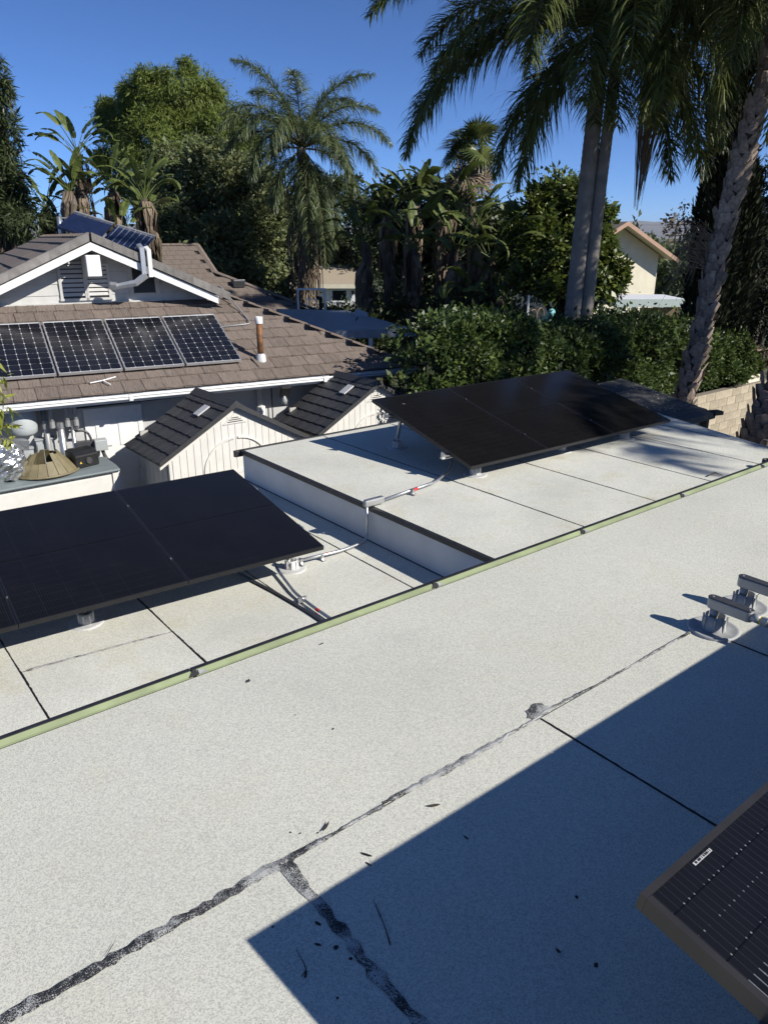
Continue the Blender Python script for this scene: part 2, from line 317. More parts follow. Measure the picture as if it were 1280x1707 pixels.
# ------------------------------------------------------------------ flat roofs
ZN, ZL, ZR = -1.6, -2.68, -2.34
def edge_sheet(parent, mat, poly, z, name='cap_sheet'):
    return bevel(obj(name, MB().prism(poly, z-0.004, z), mat, parent), 0.0015, 1)

near = thing('flat_roofed_building', 'near flat roof of pale mineral felt with green metal edge', 'building')
obj('wall', MB().box(-4,13,-5,2.40,GZ,ZN-0.02), M['stucco_white'], near)
obj('underlay', MB().box(-4,13,-5,2.43,ZN-0.02,ZN-0.0045), M['bitumen'], near)
edge_sheet(near, M['cap_near'], [(-4,1.412),(13,1.412),(13,2.411),(-4,2.411)], ZN)
seams = [-4,-2.4,-1.36,-0.29,0.763,1.82,2.87,3.9,4.93,5.97,7.0,8.05,9.1,10.1,11.1,12.1,13]
for a, b in zip(seams[:-1], seams[1:]):
    edge_sheet(near, M['cap_near'], [(a+0.003,-5),(b-0.003,-5),(b-0.003,1.407),(a+0.003,1.407)], ZN)
def tar_strip(name, parent, pts, w, mat, z, seed, step=0.02):
    rg = np.random.default_rng(seed); pts = [np.array(p, float) for p in pts]; P = []; W = []
    for i in range(len(pts)-1):
        n = max(2, int(np.linalg.norm(pts[i+1]-pts[i])/step))
        for k in range(n):
            t = k/n; P.append(pts[i]*(1-t)+pts[i+1]*t); W.append(w[i]*(1-t)+w[i+1]*t)
    P.append(pts[-1]); W.append(w[-1]); P = np.array(P); W = np.array(W); m = len(P)
    sm = np.convolve(rg.normal(0, 1, m+14), np.ones(15)/15, 'valid')*0.9; fine = rg.normal(0, 0.11, (2, m))
    d = np.gradient(P, axis=0); d /= np.linalg.norm(d, axis=1)[:,None]+1e-9; nn = np.stack([-d[:,1], d[:,0]], 1)
    wob = np.convolve(rg.normal(0, 1, m+24), np.ones(25)/25, 'valid')*0.006
    a = P + nn*(W*(0.5+0.4*sm+fine[0])+wob)[:,None]; b = P - nn*(W*(0.5+0.4*sm+fine[1])-wob)[:,None]
    hgt = .0012 + .0022*rg.random(m); mb = MB(); mb.add([(x,y,z) for x,y in a]+[(x,y,z) for x,y in b]+[(x,y,z+h) for (x,y),h in zip((a+b)/2,hgt)], [(m+i,m+i+1,2*m+i+1,2*m+i) for i in range(m-1)]+[(2*m+i,2*m+i+1,i+1,i) for i in range(m-1)])
    return obj(name, mb, mat, parent)
zt = ZN + 0.0015
tar_strip('tar_seam', near, [(-1.2,1.409),(0.1,1.410),(0.3,1.408),(0.5,1.408)], [0.028,0.035,0.037,0.027], M['tar_heavy'], zt, 1)
tar_strip('tar_seam', near, [(0.5,1.408),(0.7,1.409),(0.82,1.411),(0.97,1.41),(1.12,1.412)], [0.025,0.034,0.027,0.012,0.015], M['tar_heavy'], zt, 2)
tar_strip('tar_seam', near, [(1.12,1.416),(1.35,1.412),(1.5,1.41),(1.84,1.41)], [0.020,0.028,0.022,0.012], M['tar_light'], zt, 3)
tar_strip('tar_seam', near, [(1.84,1.42),(2.2,1.41),(2.5,1.41),(2.84,1.41)], [0.018,0.010,0.014,0.016], M['tar_heavy'], zt, 4)
tar_strip('tar_seam', near, [(0.764,1.40),(0.766,1.25),(0.762,1.0),(0.764,0.7),(0.763,0.2),(0.763,-1)], [0.040,0.030,0.040,0.048,0.044,0.04], M['tar_heavy'], zt+0.0006, 5)
tar_strip('tar_seam', near, [(1.82,1.40),(1.82,0.9),(1.822,0.2),(1.82,-1)], [0.006,0.007,0.007,0.007], M['tar'], zt+0.0003, 6)
tar_strip('tar_seam', near, [(2.87,1.30),(2.87,0.8),(2.87,0.1)], [0.006,0.008,0.008], M['tar'], zt+0.0003, 8)
def blot(name, parent, c, rx, ry, mat, z, seed, rot=0, n=22):
    rg = random.Random(seed); vs = []
    for k in range(n):
        a = 2*math.pi*k/n; q = 1 + rg.uniform(-0.16, 0.16); x, y = rx*q*math.cos(a), ry*q*math.sin(a)
        vs.append((c[0]+x*math.cos(rot)-y*math.sin(rot), c[1]+x*math.sin(rot)+y*math.cos(rot), z))
    return obj(name, MB().add(vs, [tuple(range(n))]), mat, parent)
blot('tar_patch', near, (1.845,1.44), 0.055, 0.034, M['tar_heavy'], zt+0.0009, 3, 0.3)
for k, (x, y, rx, ry, ro) in enumerate([(0.635,1.092,.02,.006,.8),(0.733,1.189,.008,.02,.3),(0.757,1.159,.014,.008,.4),(0.73,1.106,.012,.012,0),(0.70,1.14,.006,.018,.6),(0.64,1.25,.006,.006,0),(0.9,1.44,.006,.006,0),(0.86,1.47,.007,.005,0),
        (0.84,1.49,.005,.006,0),(0.74,1.06,.009,.009,0),(0.66,1.0,.006,.006,0),(1.18,0.69,.014,.010,.4),(1.30,0.84,.012,.008,1.2),(0.96,1.29,.008,.035,.5),(0.945,1.26,.005,.02,.2),(1.22,1.164,.006,.02,.1),(0.57,1.42,.006,.006,0),(1.21,1.81,.012,.006,.5),(1.15,1.96,.005,.005,0)]):
    blot('tar_spot', near, (x, y), rx*.5, ry*.5, M['tar'], zt+0.0003, 50+k, ro, 12)
tar_strip('tar_drip', near, [(0.885,1.16),(0.872,1.12),(0.855,1.07),(0.835,1.03)], [0.001,0.003,0.002,0.004], M['tar'], zt+0.0003, 9, 0.01)
tar_strip('tar_drip', near, [(0.655,1.16),(0.65,1.12),(0.645,1.10),(0.625,1.09)], [0.0015,0.002,0.003,0.005], M['tar'], zt+0.0003, 10, 0.01)
# metal edge in lengths, with open laps
ej = [-4,-1.6,-0.2,0.974,2.232,3.375,4.416,5.5,6.6,7.7,8.8,9.9,11,13]
for k, (a, b) in enumerate(zip(ej[:-1], ej[1:])):
    e = obj('edge_metal', MB().extrude([(2.412,ZN+0.001),(2.420,ZN+0.002),(2.437,ZN+0.014),(2.437,ZN+0.0165),(2.418,ZN+0.0045),(2.412,ZN+0.003)], a+0.012, b-0.004), M['edge_green'], near)
    obj('edge_rim', MB().extrude([(2.4375,ZN-0.14),(2.456,ZN-0.14),(2.456,ZN+0.020),(2.4375,ZN+0.020)], a+0.002, b-0.002), M['edge_black'], near)
    if k > 1:
        obj('edge_notch', MB().add([(a-0.022,2.411,ZN+0.0048),(a+0.020,2.411,ZN+0.0048),(a+0.018,2.437,ZN+0.0205),(a+0.006,2.437,ZN+0.0205)], [(0,1,2,3)]), M['bitumen'], near)
        obj('edge_flap', MB().add([(a+0.022,2.412,ZN+0.007),(a+0.058,2.410,ZN+0.006),(a+0.050,2.422,ZN+0.012),(a+0.024,2.430,ZN+0.019)], [(0,1,2,3)]), M['grey_cast'], near)

low = thing('flat_roofed_annex', 'lower flat roof of pale felt under the left solar panels', 'building')
obj('wall', MB().box(-4,3.93,2.47,7.6,GZ,ZL-0.02), M['stucco_white'], low)
obj('underlay', MB().box(-4,3.935,2.466,7.66,ZL-0.02,ZL-0.0045), M['bitumen'], low)
ls = [-4,-3.2,-2.24,-1.25,-0.25,0.76,1.767,2.69,3.60,3.935]
for a, b in zip(ls[:-1], ls[1:]):
    if a == 0.76:
        edge_sheet(low, M['cap_low'], [(a+.004,2.47),(b-.004,2.47),(b-.004,4.70),(a+.004,4.80)], ZL); edge_sheet(low, M['cap_low'], [(a+.004,4.812),(b-.004,4.712),(b-.004,7.65),(a+.004,7.65)], ZL)
    else: edge_sheet(low, M['cap_low'], [(a+.004,2.47),(b-.004,2.47),(b-.004,7.65),(a+.004,7.65)], ZL)
for x, y0, y1, w, sd in ((0.76,2.5,5.4,.014,21),(1.767,2.5,5.4,.013,22),(3.60,2.5,6.5,.012,23),(2.69,2.5,5.3,.012,24)):
    tar_strip('tar_seam', low, [(x,y0),(x+.006,(y0+y1)/2),(x,y1)], [w,w*.7,w], M['tar'], ZL+.001, sd)
tar_strip('tar_seam', low, [(0.80,4.80),(1.2,4.765),(1.74,4.70)], [.03,.022,.012], M['tar_light'], ZL+.001, 25)
tar_strip('tar_seam', low, [(2.62,5.1),(2.66,4.75),(2.70,4.3),(2.71,4.1)], [.012,.014,.01,.012], M['tar'], ZL+.001, 26)
bevel(obj('edge_rim', MB().box(-4,3.93,7.655,7.70,ZL-0.12,ZL+0.03), M['edge_black'], low), .004)

def xr(y): return 10.15 + (y-7.65)*0.32
high = thing('raised_flat_roof', 'raised flat roof of pale felt under the right solar panels', 'building')
obj('wall', MB().prism([(3.96,2.47),(xr(2.47)-.06,2.47),(xr(7.6)-.06,7.6),(3.96,7.6)], GZ, ZR-0.03), M['stucco_white'], high)
obj('underlay', MB().prism([(3.97,2.466),(xr(2.466),2.466),(xr(7.66),7.66),(3.97,7.66)], ZR-0.03, ZR-0.0045), M['bitumen'], high)
hs_ = [3.975,5.08,6.16,7.15,8.15]
for a, b in zip(hs_[:-1], hs_[1:]): edge_sheet(high, M['cap_low'], [(a+.004,2.47),(b-.004,2.47),(b-.004,7.65),(a+.004,7.65)], ZR)
edge_sheet(high, M['cap_low'], [(8.154,2.47),(xr(2.47)-.003,2.47),(8.93-.003,3.83),(8.93-.003,7.65),(8.154,7.65)], ZR)
edge_sheet(high, M['cap_low'], [(8.936,3.87),(xr(7.65)-.003,7.65),(8.936,7.65)], ZR)
for k, x in enumerate((5.08,6.16,7.15,8.15,8.93)): tar_strip('tar_seam', high, [(x,7.6 if x<8.5 else 7.6),(x+.01,5.5),(x,2.5 if x<8.5 else 3.9)], [.016,.010,.014], M['tar'], ZR+.001, 30+k)
# side upstand seen below the raised roof, with dark edge strip and cant at its foot
obj('upstand', MB().box(3.937,3.958,2.468,7.62,ZL+0.001,ZR-0.035), M['stucco_white'], high)
bevel(obj('edge_rim', MB().box(3.925,3.972,2.468,7.70,ZR-0.036,ZR+0.006), M['edge_black'], high), .004)
bevel(obj('edge_rim', MB().box(3.86,10.2,7.665,7.71,ZR-0.07,ZR+0.006), M['edge_black'], high), .004)
obj('tar_line', MB().extrude([(3.926,ZL+.0012),(3.9365,ZL+.0012),(3.9365,ZL+.006)], 2.47, 7.6, 'y'), M['bitumen'], high)

# ------------------------------------------------------------------ solar panels on the flat roofs
PW, PL, PT = 1.134, 1.722, 0.035
def frame_mb(w=PW, L=PL, t=PT, b=0.011, lip=0.0015):
    m = MB()
    m.box(0,w,0,b,-t,0); m.box(0,w,L-b,L,-t,0); m.box(0,b,b+.0004,L-b-.0004,-t,0); m.box(w-b,w,b+.0004,L-b-.0004,-t,0); return m
FRAME = frame_mb().mesh('frame', M['pv_frame']); FRAME_NEAR = frame_mb(b=0.013).mesh('frame', M['pv_frame_near'])
def half_mesh(mat, y0, y1): return MB().box(.0112,PW-.0112,y0,y1,-.008,-.002).mesh('cell_field', mat)
HALF = [half_mesh(M['pv_black'], .0112, PL/2-.004), half_mesh(M['pv_black'], PL/2+.004, PL-.0112)]
HALFN = [MB().box(.0132,PW-.0132,a,b,-.008,-.002).mesh('cell_field', M['pv_black_near']) for a, b in ((.0132, PL/2-.004), (PL/2+.004, PL-.0132))]
BACK = MB().box(.0113,PW-.0113,.0113,PL-.0113,-.012,-.0085).mesh('backsheet', M['black'])
def array_frame(o, rot, tilt): return Matrix.Translation(o) @ Matrix.Rotation(rot, 4, 'Z') @ Matrix.Rotation(tilt, 4, 'X')
def pv(F, x, label, group, frame=FRAME, half=HALF):
    t = thing('solar_panel', label, 'solar panel', group=group); t.matrix_world = F @ Matrix.Translation((x,0,0))
    link('frame', frame, t); link('backsheet', BACK, t)
    for h in half: link('cell_field', h, t)
    return t
FL = array_frame((3.069,4.651,-2.33), R(-3.4), R(7.4)); FRt = array_frame((5.113,5.055,-2.14), R(-1.55), R(13.6)); FN = array_frame((0.919,0.476,-1.02), 0, R(9)) @ Matrix.Translation((0,-PL,0))
for k, s in enumerate(('rightmost of the three panels on the lower flat roof', 'middle one of the three panels on the lower flat roof', 'cut off by the left frame edge on the lower flat roof')):
    pv(FL, -(k+1)*(PW)-k*0.004, 'black solar panel, ' + s, 'black panels on the lower roof')
for k, s in enumerate(('nearest the grey conduit on the raised flat roof', 'middle one of the three on the raised flat roof', 'rightmost of the three on the raised flat roof')):
    pv(FRt, k*(PW+0.003), 'black solar panel, ' + s, 'black panels on the raised roof')
for k, s in enumerate(('solar panel with barcode sticker jutting in at the bottom right corner', 'dark solar panel second in the row out of frame on near roof', 'dark solar panel third in the row out of frame on near roof', 'dark solar panel fourth in the row out of frame on near roof', 'dark solar panel fifth in the row out of frame on near roof')):
    p = pv(FN, k*(PW+0.004), s, 'panels casting the shadow on the near roof', FRAME_NEAR, HALFN)
    if k == 0:
        st = obj('sticker', MB().box(.13,.185,PL-.0245,PL-.0185,-.0019,-.0008), M['sticker'], p)
        bars = MB(); x = .134
        while x < .181:
            w = rnd.choice((.0012,.002,.003)); bars.box(x,x+w,PL-.0235,PL-.0195,-.0007,-.0001); x += w + rnd.choice((.0012,.002,.0035))
        obj('bar_code', bars, M['black'], st)
def rail(F, x0, x1, y, label, z0=-PT-.045, mat='galv'):
    t = thing('mounting_rail', label, 'rail'); t.matrix_world = F
    m = MB(); m.extrude([(y-.02,z0),(y+.02,z0),(y+.02,z0+.01),(y+.008,z0+.018),(y+.008,z0+.03),(y+.02,z0+.034),(y+.02,z0+.044),(y-.02,z0+.044),(y-.02,z0+.034),(y-.008,z0+.03),(y-.008,z0+.018),(y-.02,z0+.01)], x0, x1); obj('bar', m, M[mat], t)
    for x in (x0+.02, x1-.02):
        c = MB(); c.box(x-.018,x+.016,y-.02,y+.02,z0+.045,z0+.05); c.box(x-.018,x-.012,y-.02,y+.02,z0+.05,z0+.075); obj('end_clamp', c, M['galv'], t)
    return t
rail(FL, -3.5, 0.045, 0.42, 'steel mounting rail under the low edge of the left solar panels')
rail(FL, -3.5, 0.045, 1.30, 'steel mounting rail under the high edge of the left solar panels')
rail(FRt, -0.075, 3.45, 0.36, 'steel mounting rail with bright end clamp under the low edge of right panels')
rail(FRt, -0.075, 3.45, 1.36, 'steel mounting rail under the high edge of the right panels')
rail(FN, -0.10, 5.9, PL-0.24, 'pale mounting rail poking out under the panel at bottom right')
rail(FN, -0.10, 5.9, 0.36, 'second mounting rail hidden under the panel at bottom right')
for F, xs, ys, rf_ in ((FL, (-1.136,-2.274), (.35,1.36), 'lower roof'), (FRt, (1.1355,2.2725), (.36,1.36), 'raised roof')):
    for x in xs:
        for y in ys:
            t = thing('mid_clamp', 'black clamp on the ' + ('right' if x in (-1.136,2.2725) else 'left') + ' panel joint nearer the ' + ('low' if y < 1 else 'high') + ' edge, ' + rf_, 'clamp', group='clamps between the black panels')
            t.matrix_world = F @ Matrix.Translation((x,y,0)); obj('plate', MB().box(-.014,.014,-.02,.02,.0008,.004), M['pv_frame'], t); obj('bolt', MB().lathe([(0.0,.012),(.006,.012),(.006,.004)], n=6), M['galv'], t)
def foot(x, y, zr, ztop, label, group, lean=None):
    t = thing('roof_mount', label, 'roof mount', (x,y,zr), group=group)
    obj('base_flashing', MB().lathe([(.125,.0005),(.122,.006),(.105,.010),(.085,.008),(.06,.010),(.05,.014)], n=28), M['flash_white'], t, True)
    cup = obj('cup', MB().lathe([(.056,.010),(.050,.085),(.043,.085),(.046,.03),(0,.03)], n=20), M['flash_white'], t, True)
    for k in range(8):
        a = 2*math.pi*k/8 + .2; obj('rib', MB().obox(Matrix.Rotation(a,4,'Z'), .0525,.0605,-.004,.004,.012,.080), M['flash_white'], cup)
    obj('post', MB().tube([(0,0,.03),(0,0,.115)], .013, 10), M['galv'], t)
    h = ztop - zr
    b = MB(); b.box(-.03,.03,-.022,.022,.115,.121)
    if lean is None: b.box(.024,.030,-.022,.022,.1212,h)
    else: b.tube([(0,0,.118),(lean[0],lean[1],h)], .022, 4)
    obj('bracket', b, M['galv'], t)
    obj('nut', MB().lathe([(.013,.121),(.013,.134),(0,.134)], n=6), M['galv'], t); return t
foot(1.324,5.22,ZL,-2.335,'roof mount with ribbed cup under the left panels, nearer the frame edge','front mounts of the left panels')
foot(3.029,5.098,ZL,-2.35,'roof mount beside the conduit under the right corner of left panels','front mounts of the left panels')
foot(5.418,5.29,ZR,-2.145,'roof mount under the near corner of the right solar panels','front mounts of the right panels')
foot(6.876,5.34,ZR,-2.14,'roof mount halfway along the low edge of the right panels','front mounts of the right panels')
foot(7.947,5.22,ZR,-2.15,'rightmost roof mount under the low edge of right panels','front mounts of the right panels')
foot(5.464,6.641,ZR,-1.79,'tall steel leg in shade under the high corner of right panels','rear legs of the right panels',(-.02,-.14))
foot(7.9,6.5,ZR,-1.82,'rear leg under the far corner of the right panels','rear legs of the right panels',(-.02,-.10))
foot(3.0,6.15,ZL,-2.23,'rear leg under the high edge of the left panels','rear legs of the left panels',(.0,-.05))
foot(1.25,6.2,ZL,-2.23,'rear leg hidden under the middle of the left panels','rear legs of the left panels',(.0,-.05))
foot(1.08,0.20,ZN,-1.14,'silver roof mount at the bottom right corner under the near panel','mounts of the near panels')
foot(3.4,0.20,ZN,-1.14,'roof mount out of frame under the near panels','mounts of the near panels')
t = thing('rail_bracket', 'bright steel bracket under the panel at the bottom right corner', 'bracket', (0.975,0.235,-1.13))
obj('plate', MB().box(-.05,.05,-.006,.006,-.06,.03), M['galv'], t); obj('bolt', MB().tube([(0,-.03,-.02),(0,.03,-.02)], .011, 8), M['galv'], t); obj('arm', MB().tube([(.0,0,-.05),(.06,-.02,-.30)], .02, 6), M['grey_cast'], t)

# conduits
def arc(pts, n=5):                              # rounds the corners of a polyline
    pts = [Vector(p) for p in pts]; out = [pts[0]]
    for a, b, c in zip(pts[:-2], pts[1:-1], pts[2:]):
        r = min((b-a).length, (c-b).length, .16)*.55; p0 = b+(a-b).normalized()*r; p1 = b+(c-b).normalized()*r
        for k in range(n+1):
            q = k/n; out.append(p0*(1-q)**2 + b*2*q*(1-q) + p1*q*q)
    return out + [pts[-1]]
t = thing('conduit', 'silver conduit stepping from the right panels down to the lower roof', 'conduit')
obj('pipe', MB().tube(arc([(5.50,5.70,-2.16),(5.18,5.43,-2.285),(4.85,5.28,-2.30),(4.10,5.17,-2.30)], 6), .0145, 10), M['galv'], t, True)
bx_ = bevel(obj('elbow_box', MB().box(3.865,4.09,5.145,5.195,-2.325,-2.262), M['grey_cast'], t), .012, 3); obj('cover', MB().box(3.875,4.08,5.15,5.19,-2.2618,-2.258), M['galv'], bx_)
obj('pipe', MB().tube(arc([(3.895,5.17,-2.32),(3.895,5.165,-2.52),(3.86,5.13,-2.645),(3.55,5.09,-2.645),(3.03,5.10,-2.62)], 7), .0145, 10), M['galv'], t, True)
obj('warning_label', MB().tube([(4.56,5.2257,-2.30),(4.50,5.2185,-2.30)], .0151, 10), M['red'], t); obj('warning_label', MB().tube([(3.42,5.0935,-2.6389),(3.37,5.0948,-2.6364)], .0151, 10), M['red'], t)
for x, y, z in ((4.47,5.20,-2.30),(3.33,5.09,-2.645),(3.12,5.10,-2.63)):
    obj('pipe_strap', MB().box(x-.012,x+.012,y-.045,y+.03,z-.035,z-.02).box(x-.012,x+.012,y-.021,y+.021,z-.02,z+.0195), M['galv'], t)
t = thing('conduit', 'silver conduit with red label running from left panels to the green edge', 'conduit')
obj('pipe', MB().tube(arc([(2.93,5.32,-2.50),(2.88,5.10,-2.64),(2.765,4.62,-2.65),(2.75,4.3,-2.652),(2.74,2.9,-2.652)]), .013, 10), M['galv'], t, True)
obj('warning_label', MB().tube([(2.7493,4.30,-2.652),(2.7488,4.25,-2.652)], .0136, 10), M['red'], t); obj('pipe_strap', MB().box(2.71,2.79,4.49,4.51,-2.675,-2.631), M['galv'], t)
t = thing('conduit', 'darker cable lying beside the red labelled conduit on lower roof', 'cable')
obj('pipe', MB().tube(arc([(2.60,5.4,-2.655),(2.625,5.1,-2.662),(2.665,4.75,-2.664),(2.69,4.35,-2.664),(2.70,2.9,-2.664)]), .011, 8), M['grey_dark'], t, True)

# two conduit penetrations on the near roof
def penetration(x, y, label, s=1.0):
    t = thing('conduit_riser', label, 'conduit fitting', (x,y,ZN), group='conduit risers at the right edge of near roof')
    obj('base_flashing', MB().lathe([(.108,.0005),(.108,.008),(.101,.013),(.092,.011),(.080,.006),(.046,.008)], n=30), M['flash_grey'], t, True)
    cup = obj('cup', MB().lathe([(.050,.008),(.041,.075),(.036,.073),(.038,.03),(0,.028)], n=22), M['flash_grey'], t, True)
    for k in range(7):
        a = 2*math.pi*k/7; obj('rib', MB().obox(Matrix.Rotation(a,4,'Z'), .045,.052,-.003,.003,.010,.068), M['flash_grey'], cup)
    obj('riser_pipe', MB().tube([(0,.01,.028),(0,.01,.100)], .018, 14), M['grey_cast'], t, True)
    body = MB(); prof = []
    for k in range(9): a = math.pi*k/8; prof.append((.022*math.cos(a), .022 + .022*math.sin(a)))
    for k in range(9): a = math.pi + math.pi*k/8; prof.append((.020*math.cos(a), -.135 + .018*math.sin(a)))
    bo = bevel(obj('conduit_body', MB().prism(prof, .100, .148), M['grey_cast'], t), .006, 2)
    cv = bevel(obj('cover', MB().prism([(a*1.04, b*1.01) for a, b in prof], .1482, .153), M['grey_dark'], bo), .003, 1)
    for yy in (.025, -.135): obj('screw', MB().lathe([(.005,.153),(.005,.1555),(0,.1555)], (0,yy,0), 8), M['galv'], cv)
    obj('connector', MB().tube([(0,-.150,.125),(0,-.185,.124)], .019, 12), M['grey_cast'], t, True); obj('yellow_ring', MB().tube([(0,-.1852,.124),(0,-.192,.124)], .0185, 12), M['yellow'], t)
    obj('coupling_nut', MB().tube([(0,-.1922,.124),(0,-.215,.123)], .021, 6), M['galv'], t)
    obj('conduit', MB().tube(arc([(0,-.215,.123),(.01,-.34,.115),(.06,-.58,.05),(.3,-1.3,.04)]), .014, 12), M['galv'], t, True); return t
penetration(2.905,1.36,'nearer grey conduit riser on round flashing at the shadow edge')
penetration(3.21,1.385,'farther grey conduit riser beyond the nearer one at right edge')

# small debris on the roofs
def scrap(x, y, z, L, w, rot, label, mat='leaf_dead', curl=.003):
    L *= .75; w *= .7; m = MB(); n = 5; vs = []
    for k in range(n):
        q = k/(n-1); ww = w*math.sin(math.pi*(0.08+0.88*q))
        vs += [(L*(q-.5), ww/2, .002+curl*abs(2*q-1)**2), (L*(q-.5), -ww/2, .003+curl*abs(2*q-1)**2*.6)]
    m.add(vs, [(2*k+1,2*k+3,2*k+2,2*k) for k in range(n-1)])
    o = obj('fallen_leaf', m, M[mat], loc=(x,y,z)); o.rotation_euler = (0,0,rot); return tag(o, label, 'leaf', 'dry leaves lying on the flat roofs')
scrap(1.231,1.313,ZN+.003,.05,.016,2.6,'dark dry leaf on the near roof just above the shadow edge')
scrap(0.929,1.442,ZN+.003,.055,.014,.5,'dark dry leaf on the near roof close above the tar seam')
scrap(1.123,2.252,ZN+.003,.03,.02,1,'tiny dark scrap on near roof below the green metal edge')
scrap(1.50,2.31,ZN+.003,.02,.014,.3,'tiny dark scrap hard against the green metal edge')
scrap(0.303,1.434,ZN+.003,.06,.004,.7,'thin dry stalk on near roof beside the tar seam at lower left')
scrap(1.137,0.767,ZN+.003,.022,.012,1.5,'small dark scrap in the shadow below the dry leaf')
t = thing('dry_twig', 'dark forked twig lying near the green edge on the raised roof', 'twig', (7.357,3.709,ZR+.004))
obj('stick', MB().tube([(-.10,.02,.008),(0,0,.03),(.09,.03,.01)], [.006,.009,.003], 6), M['leaf_dead'], t); obj('fork', MB().tube([(0,0,.03),(.05,-.06,.006)], [.007,.003], 6), M['leaf_dead'], t)
t = thing('vent_pipe', 'short black vent pipe beside the green edge on raised roof', 'vent pipe', (8.05,3.50,ZR)); obj('pipe', MB().lathe([(.055,0),(.055,.10),(.042,.10),(.042,.02)], n=18), M['black'], t, True); obj('collar', MB().lathe([(.075,.0),(.072,.012),(.056,.014)], n=18), M['bitumen'], t)

# ------------------------------------------------------------------ tiled house across the yard (local frame: u along the eave, v inward, z up from the eave)
TH = R(-9.3); HO = Vector((2.375,12.337,-2.34)); SL = 0.45; PA = math.atan(SL)
HM = Matrix.Translation(HO) @ Matrix.Rotation(TH, 4, 'Z')
def hw(u, v, z): return HM @ Vector((u,v,z))
RU, GV, UE, UW = 1.93, 2.66, 7.30, -3.44        # ridge line u, gable wall v, right and left eave u
ZRDG = 2.38
house = thing('tiled_house', 'grey house with brown tiled roof and white gable across the yard', 'house'); house.matrix_world = HM
gz = GZ - HO.z
obj('wall', MB().box(-2.9,6.75,.56,9.0,gz,-.02), M['wall_grey'], house)
obj('soffit', MB().box(UW,UE,.02,9.6,-.05,-.021), M['soffit'], house)
d = .03                                         # decks lie just under the tiles
rb = MB()
rb.add([(UW,0,-d),(UE,0,-d),(UE-GV-.2,GV+.2,(GV+.2)*SL-d),(UW+GV+.2,GV+.2,(GV+.2)*SL-d)], [(0,1,2,3)])
rb.add([(UE,0,-d),(UE,9.6,-d),(RU,9.6,ZRDG-d),(RU,GV-.5,ZRDG-d),(RU+2.1,GV-.5,ZRDG-.945-d),(UE-2.86,2.86,2.86*SL-d)], [(0,1,2,3,4,5)])
rb.add([(UW,9.6,-d),(UW,0,-d),(UW+2.86,2.86,2.86*SL-d),(RU-2.1,GV-.5,ZRDG-.945-d),(RU,GV-.5,ZRDG-d),(RU,9.6,ZRDG-d)], [(0,1,2,3,4,5)])
roof = obj('roof', rb, M['dark_wood'], house)
TW, TE, TL = 0.325, 0.335, 0.41
TILE = []
for k in range(3):
    rg = random.Random(k); m = MB(); hw_ = (TW-.008)/2
    n = 6; zt_ = [rg.uniform(-.003,.004) for _ in range(n+1)]
    vs = []
    for j, (yy, th_) in enumerate(((0,.030),(TL,.016))):
        for i in range(n+1): vs.append((-hw_+2*hw_*i/n, yy + (rg.uniform(-.006,.006) if j == 0 else 0), th_+zt_[i]))
    vs += [(-hw_,0,0),(hw_,0,0),(-hw_,TL,0),(hw_,TL,0)]; b0 = 2*(n+1)
    fs = [(i,i+1,n+2+i,n+1+i) for i in range(n)] + [tuple([b0,b0+1]+list(range(n,-1,-1))), (b0,0,n+1,b0+2), (b0+1,b0+3,2*n+1,n)]
    m.add(vs, fs); TILE.append(m.mesh('tile', M['tile']))
lift = R(3.2)
def tile(x_ax, up, p):                          # course direction, upslope direction (unit), lower middle point
    x_ax = Vector(x_ax); y = Vector(up).normalized(); z = x_ax.cross(y)
    Mx = Matrix.Identity(4)
    for i, a in enumerate((x_ax, y, z)):
        for j in range(3): Mx[j][i] = a[j]
    return Matrix.Translation(p) @ Mx @ Matrix.Rotation(-lift, 4, 'X') @ Matrix.Rotation(rnd.uniform(-.008,.008), 4, 'Z')
loose = MB()                                    # tiles beyond the three hundred that show largest
def add_loose(Mt):
    loose.obox(Mt, -TW/2+.004, TW/2-.004, 0, TL, 0, .027)
nt_ = 0
c_, s_ = math.cos(PA), math.sin(PA)
for row in range(10):                           # front skirt
    v = -.05 + row*TE*c_; z = v*SL + .012
    if v > GV - .05: break
    x = UW + max(v,0) + rnd.uniform(0,.1) + (row%2)*TW/2
    while x + TW < UE - max(v,0) - TL*c_*.8:
        Mt = tile((1,0,0), (0,c_,s_), (x+TW/2, v, z + rnd.uniform(0,.006)))
        if x > -.9: link('tile', TILE[rnd.randrange(3)], roof, M=Mt); nt_ += 1
        else: add_loose(Mt)
        x += TW
    vb = max(v,0); zl_ = lambda vv: vv*SL + .012
    while x < UE - vb - .03:                    # cut tiles along the hip
        x1 = min(x+TW-.008, UE-vb); vt = v + TL*c_; xt = UE - vt; xa = min(x+.004, xt); xb = min(x1, max(xt, x+.004)) if x1 > xt else x1
        pts = [(x+.004,v,zl_(v)+.030),(x1,v,zl_(v)+.030),(max(xb, xt if x1 > xt else x1),vt,zl_(vt)+.002),(min(x+.004, xt),vt,zl_(vt)+.002)]
        if x + .004 > xt: pts = [pts[0], pts[1], (x+.004, min(vt, UE-x-.004), zl_(min(vt, UE-x-.004))+.006)]
        n_ = len(pts); obj('tile', MB().add(pts+[(a,b,c-.028) for a,b,c in pts], [tuple(range(n_)), tuple(range(2*n_-1,n_-1,-1))]+[(i,n_+i,n_+(i+1)%n_,(i+1)%n_) for i in range(n_)]), M['tile'], roof); x += TW
